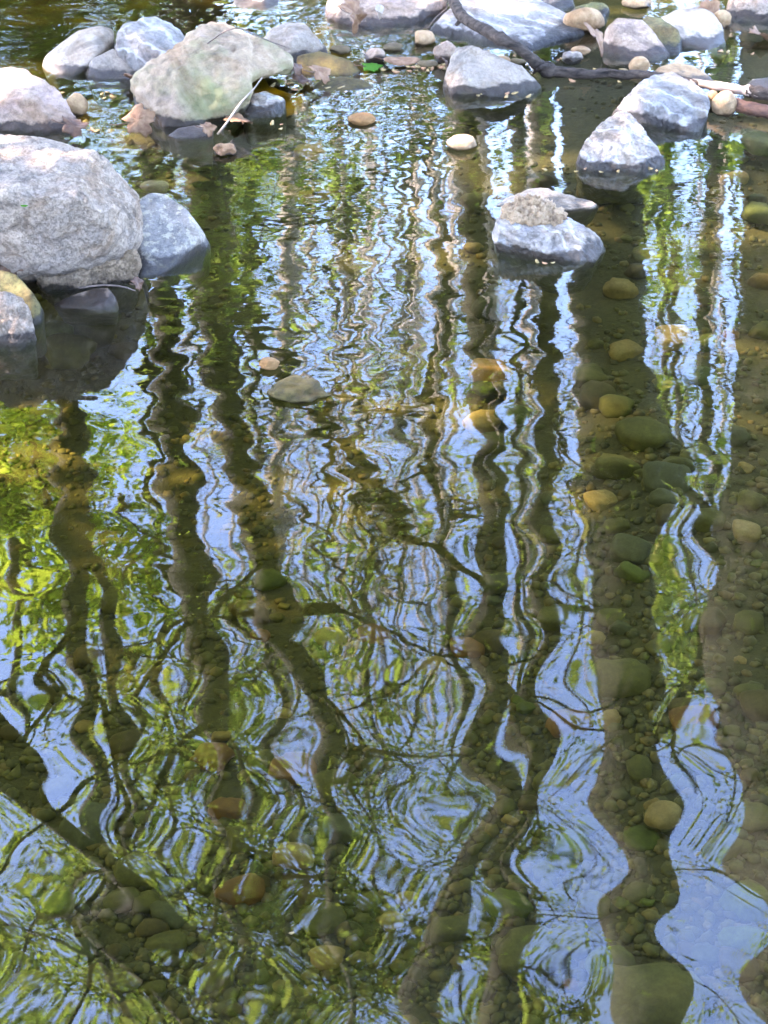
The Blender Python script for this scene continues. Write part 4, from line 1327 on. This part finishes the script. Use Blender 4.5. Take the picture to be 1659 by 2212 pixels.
tree('tree', 'thin dark leaning trunk mirrored as a slant across the upper middle', [(1040, 238, 18), (950, 292, 22), (860, 348, 24), (740, 425, 24), (640, 478, 18), (540, 560, 10)], 13, seed=18, limbs=3, nl=150, start=.5, lr=.02, group=FG)
tree('sapling', 'pale sunlit sapling mirrored at the edge of the right-hand sky patch', [(1572, 240, 12), (1560, 420, 12), (1540, 650, 10), (1510, 800, 9), (1470, 900, 7)], 13, mat='bark_pale', seed=14, limbs=3, nl=400, start=.3, cat='sapling')
tree('sapling', 'pale tan stem mirrored right of the tan dome pebble', [(1040, 230, 22), (1052, 380, 18), (1058, 520, 14), (1066, 700, 11)], 9.6, mat='bark_pale', seed=15, limbs=2, nl=200, start=.5, cat='sapling')
tree('sapling', 'pale tan stem mirrored beside the left thin sky strip', [(1128, 220, 16), (1140, 420, 16), (1146, 700, 14), (1120, 900, 12), (1132, 1150, 10), (1100, 1500, 8)], 16, mat='bark_pale', seed=16, limbs=3, nl=300, start=.4, cat='sapling')

tree('tree', 'dark dense-crowned tree mirrored along the bottom left', [(520, 1000, 16), (580, 1400, 18), (640, 1800, 18), (670, 2100, 14)], 13, leafmat='leaf_mid', seed=19, limbs=6, nl=500, start=.5, lr=.03, leafsize=.06, group=FG,
     clumps=[(560, 2010, .3, .75, 1300), (690, 2090, .6, .8, 1300), (430, 2170, .2, .8, 1300), (640, 2210, .8, .9, 1400), (800, 2170, .3, .8, 1300), (300, 2210, .6, .8, 600), (60, 2180, .6, .9, 800), (880, 2060, .5, .45, 450), (180, 1950, .9, .5, 250), (470, 1880, .9, .45, 500), (770, 1960, .6, .45, 450)])
tree('tree', 'dark dense-crowned tree mirrored at the bottom right of the middle', [(1120, 1100, 14), (1130, 1500, 16), (1110, 1850, 16), (1090, 2120, 12)], 14, leafmat='leaf_mid', seed=20, limbs=5, nl=300, start=.5, lr=.03, leafsize=.06, group=FG,
     clumps=[(1080, 2080, .3, .6, 800), (1150, 2190, .5, .7, 1000), (1000, 2190, .5, .6, 700), (1250, 2200, .2, .5, 600), (1120, 1900, .6, .4, 400)])

# young leafy trees and shrubs that give the bright greens
tree('leafy_tree', 'bright green leafy tree mirrored at the left edge below the boulder', [(-60, 500, 30), (-20, 900, 28), (30, 1200, 22), (40, 1500, 16)], 14, leafmat='leaf_lime', seed=21, limbs=9, nl=3800, start=.2, leafsize=.07, group='leafy young trees of the far bank',
     clumps=[(30, 900, 0, .8, 900), (80, 1020, .5, .7, 800), (20, 1120, .2, .8, 900), (260, 1010, 1.0, .6, 350), (280, 1250, .5, .7, 700), (90, 1300, .5, .5, 300)])
tree('leafy_tree', 'yellow-green leafy tree mirrored near the long rippled middle left', [(560, 150, 24), (545, 350, 24), (540, 700, 18), (560, 1000, 12)], 17, leafmat='leaf_bright', seed=22, limbs=8, nl=1000, start=.1, leafsize=.07, group='leafy young trees of the far bank',
     clumps=[(520, 250, 0, .8, 1000), (640, 300, .5, .7, 700), (520, 400, .5, .8, 900), (480, 560, .3, .5, 500), (700, 420, .6, .6, 120)])
tree('leafy_tree', 'green leafy tree mirrored low in the left half', [(330, 1000, 18), (340, 1300, 16), (360, 1600, 12), (380, 1900, 9)], 15, leafmat='leaf_bright', seed=23, limbs=8, nl=1500, start=.2, leafsize=.07, group='leafy young trees of the far bank',
     clumps=[(320, 1420, 0, .8, 700), (420, 1540, 0, .7, 600), (380, 1700, .3, .8, 600), (240, 2080, .3, .9, 900), (120, 2000, .3, .8, 600), (480, 1320, .4, .4, 300), (540, 1650, .4, .6, 400), (320, 1850, .4, .6, 400)])
tree('leafy_tree', 'light leafy tree mirrored in the lower middle', [(760, 700, 16), (790, 1100, 16), (800, 1450, 14), (815, 1800, 9)], 18, leafmat='leaf_mid', seed=24, limbs=9, nl=900, start=.25, leafsize=.07, group='leafy young trees of the far bank',
     clumps=[(690, 1390, 0, .7, 350), (820, 1180, .3, .8, 220), (880, 1400, .3, .8, 250), (760, 1700, .3, .9, 250), (900, 1780, .3, .8, 300), (1000, 1330, .5, .6, 120), (650, 1980, .5, .9, 300)])
tree('leafy_tree', 'green leafy tree mirrored in the right-hand sky patch', [(1440, 150, 16), (1450, 450, 16), (1460, 800, 13), (1480, 1100, 10)], 19, leafmat='leaf_bright', seed=25, limbs=8, nl=900, start=.15, leafsize=.07, group='leafy young trees of the far bank',
     clumps=[(1480, 380, 0, .7, 420), (1420, 430, 0, .6, 320), (1590, 350, 0, .5, 350), (1440, 560, 0, .8, 380), (1480, 860, .3, .7, 260), (1560, 1000, .3, .7, 300), (1450, 1330, .5, .8, 900), (1500, 1430, .5, .6, 600), (1440, 1200, .5, .5, 400), (1470, 1530, .5, .5, 400)])
# far woods: slim trunks standing further back
ORD = 'first second third fourth fifth sixth seventh eighth ninth tenth eleventh twelfth thirteenth fourteenth fifteenth sixteenth seventeenth eighteenth nineteenth twentieth twenty-first twenty-second'.split()
r0 = random.Random(77)
for k in range(22):
    u = 380 + (k + r0.random()) * (1250 / 22)
    Y = r0.uniform(20, 34)
    l = r0.uniform(-40, 50)
    w = r0.uniform(9, 20)
    side = 'left' if u < 650 else ('middle' if u < 1000 else 'right')
    tree('far_tree', f'{ORD[k]} slim far tree from the left in the mirrored woods, {"pale" if k % 3 else "grey-brown"} barked', [(u, 160, w), (u + l * .3, 500, w * .9), (u + l * .6, 850, w * .75), (u + l, 1200, w * .5)], Y,
         mat='bark_pale' if k % 3 else 'bark', leafmat=('leaf_yellow', 'leaf_mid', 'leaf_bright')[k % 3], seed=100 + k, limbs=8, nl=260, start=.3, leafsize=.075, group='slim trees of the far woods', llen=(2.2, 4.2))

q0 = random.Random(78)
for k in range(12):
    u = 650 + k * 31 + q0.uniform(-8, 8)
    l = q0.uniform(-25, 25); w = q0.uniform(8, 14)
    tree('slender_sapling', f'{ORD[k]} pale slender sapling from the left in the mirrored bright middle', [(u, 200, w), (u + l * .4, 520, w * .95), (u + l * .7, 850, w * .8), (u + l, 1250, w * .6)], q0.uniform(15, 22),
         mat='bark_pale', leafmat='leaf_yellow', seed=140 + k, limbs=3, nl=40, start=.5, lr=.014, leafsize=.05, group='slender saplings of the far bank', llen=(1.0, 2.2), cat='sapling')

# undergrowth along the far bank
for k in range(9):
    nr = np.random.default_rng(300 + k)
    x = -5.5 + k * 1.35; y = 9.2 + nr.uniform(0, 3)
    g = float(ground_h(x, y))
    root = empty('shrub', (x, y, g))
    tag(root, f'{ORD[k]} dense green shrub from the left along the far bank', 'shrub', 'shrubs along the far bank')
    parts = []
    tips = []
    r = random.Random(300 + k)
    for j in range(6):
        grow((0, 0, -0.1), (r.gauss(0, .5), r.gauss(0, .5), 1), r.uniform(1.6, 2.6), .03, r, 1, parts, tips)
    joined('stems', parts, M['bark'], root)
    cs = [np.array(random.choice(random.choice(tips)[0])) + nr.normal(0, .22, 3) for _ in range(1700)]
    leaves_mesh('crown', cs, 0.06, M['leaf_mid'], root, nr)

for k, (x, y, hgt) in enumerate([(-3.9, 10.6, 4.2), (-2.7, 11.6, 3.8), (-3.0, 13.4, 4.6), (-4.9, 3.4, 5.4)]):  # last one is unseen, added to keep sun off the left boulder
    nr = np.random.default_rng(350 + k); r = random.Random(350 + k)
    root = empty('bushy_tree', (x, y, float(ground_h(x, y))))
    tag(root, ['leftmost low bushy tree on the far bank', 'low bushy tree on the far bank, nearer the middle', 'tallest bushy tree, set back on the far bank', 'bushy tree added at the edge of the left bank to shade the boulder'][k], 'tree', 'low bushy trees of the banks')
    parts, tips = [], []
    for j in range(9):
        grow((0, 0, -.1), (r.gauss(0, .35), r.gauss(0, .35), 1), hgt * r.uniform(.6, 1.0), .05, r, 2, parts, tips)
    joined('stems', parts, M['bark'], root)
    cs = []
    for _ in range(3600):
        t = tips[nr.integers(len(tips))]
        cs.append(np.array(t[0][nr.integers(len(t[0]))]) + nr.normal(0, .2, 3))
    leaves_mesh('crown', cs, 0.065, M['leaf_mid' if k % 2 else 'leaf_bright'], root, nr)

# tall unseen trees added round the pool, on both banks, to shade it
SHADE = [(-2.3, -0.5, 10.0, 3.8, 'tall leafy shade tree added close behind the viewer, spreading over the pool'), (2.6, -0.7, 9.6, 3.8, 'tall leafy shade tree added close beside the viewer on the right, spreading over the pool'),
         (-5.2, 5.0, 9.0, 3.0, 'tall leafy shade tree added on the left bank, leaning out over the pool'), (-7.2, 6.6, 9.2, 3.1, 'tall leafy shade tree added upstream at the bend of the left bank'),
         (-6.4, 10.2, 10.5, 2.8, 'tall leafy shade tree added farthest upstream on the left'), (-5.8, 2.4, 8.6, 3.3, 'tall leafy shade tree added beside the viewer on the left bank'),
         (-7.6, 4.1, 9.0, 3.2, 'tall leafy shade tree added second back on the left bank'), (-6.8, 0.6, 9.4, 3.0, 'tall leafy shade tree added on the left bank level with the viewer'), (-7.9, -1.4, 9.0, 3.2, 'tall leafy shade tree added downhill on the left bank behind the viewer'), (-9.0, 9.0, 11.0, 3.2, 'tallest leafy shade tree added well back upstream on the left'),
         (-3.4, -2.6, 8.4, 3.5, 'tall leafy shade tree added behind the viewer on the left'), (0.8, -3.2, 8.0, 3.6, 'tall leafy shade tree added straight behind the viewer'),
         (4.6, -1.6, 8.2, 3.5, 'tall leafy shade tree added behind the viewer on the right'), (5.4, 2.4, 8.4, 3.3, 'tall leafy shade tree added on the right bank beside the pool'),
         (6.2, 6.2, 8.8, 2.9, 'tall leafy shade tree added downstream on the right bank')]
for k, (x, y, cz, R_, lab) in enumerate(SHADE):
    lsz = 0.085 if (x < -5 and y > 4.4) else (0.085 if (x < -5 and y > 3) else 0.15)
    nr = np.random.default_rng(400 + k); r = random.Random(400 + k)
    g = float(ground_h(x, y))
    root = empty('shade_tree', (x, y, g))
    tag(root, lab, 'tree', 'added shade trees round the pool, out of view')
    S = spline([(0, 0, -.3, .26), (.2, .1, 3, .2), (.1, .3, 7, .15), (.3, 0, cz + 2, .05)], 24)
    v, f = tube(S[:, :3], S[:, 3], 12, .05, r)
    mesh_obj('trunk', v, f, M['bark'], root)
    tips = []
    for j in range(12):
        parts = []
        i = r.randint(9, 22)
        az = j / 12 * 6.283 + r.random()
        grow(S[i, :3], (math.cos(az), math.sin(az), r.uniform(.0, .8)), R_ * r.uniform(.75, 1.1), .07, r, 2, parts, tips)
        joined('limb', parts, M['bark'], root)
    cs = []
    for _ in range({5.0: 3000, 4.1: 5200}.get(y, 3600) if (x < -5 and y > 3) else (17000 if abs(x) < 3 and y > -1 else 11000)):
        t = tips[nr.integers(len(tips))]
        cs.append(np.array(t[0][nr.integers(len(t[0]))]) + nr.normal(0, .36, 3))
    leaves_mesh('crown', cs, lsz, M['leaf_mid'], root, nr)
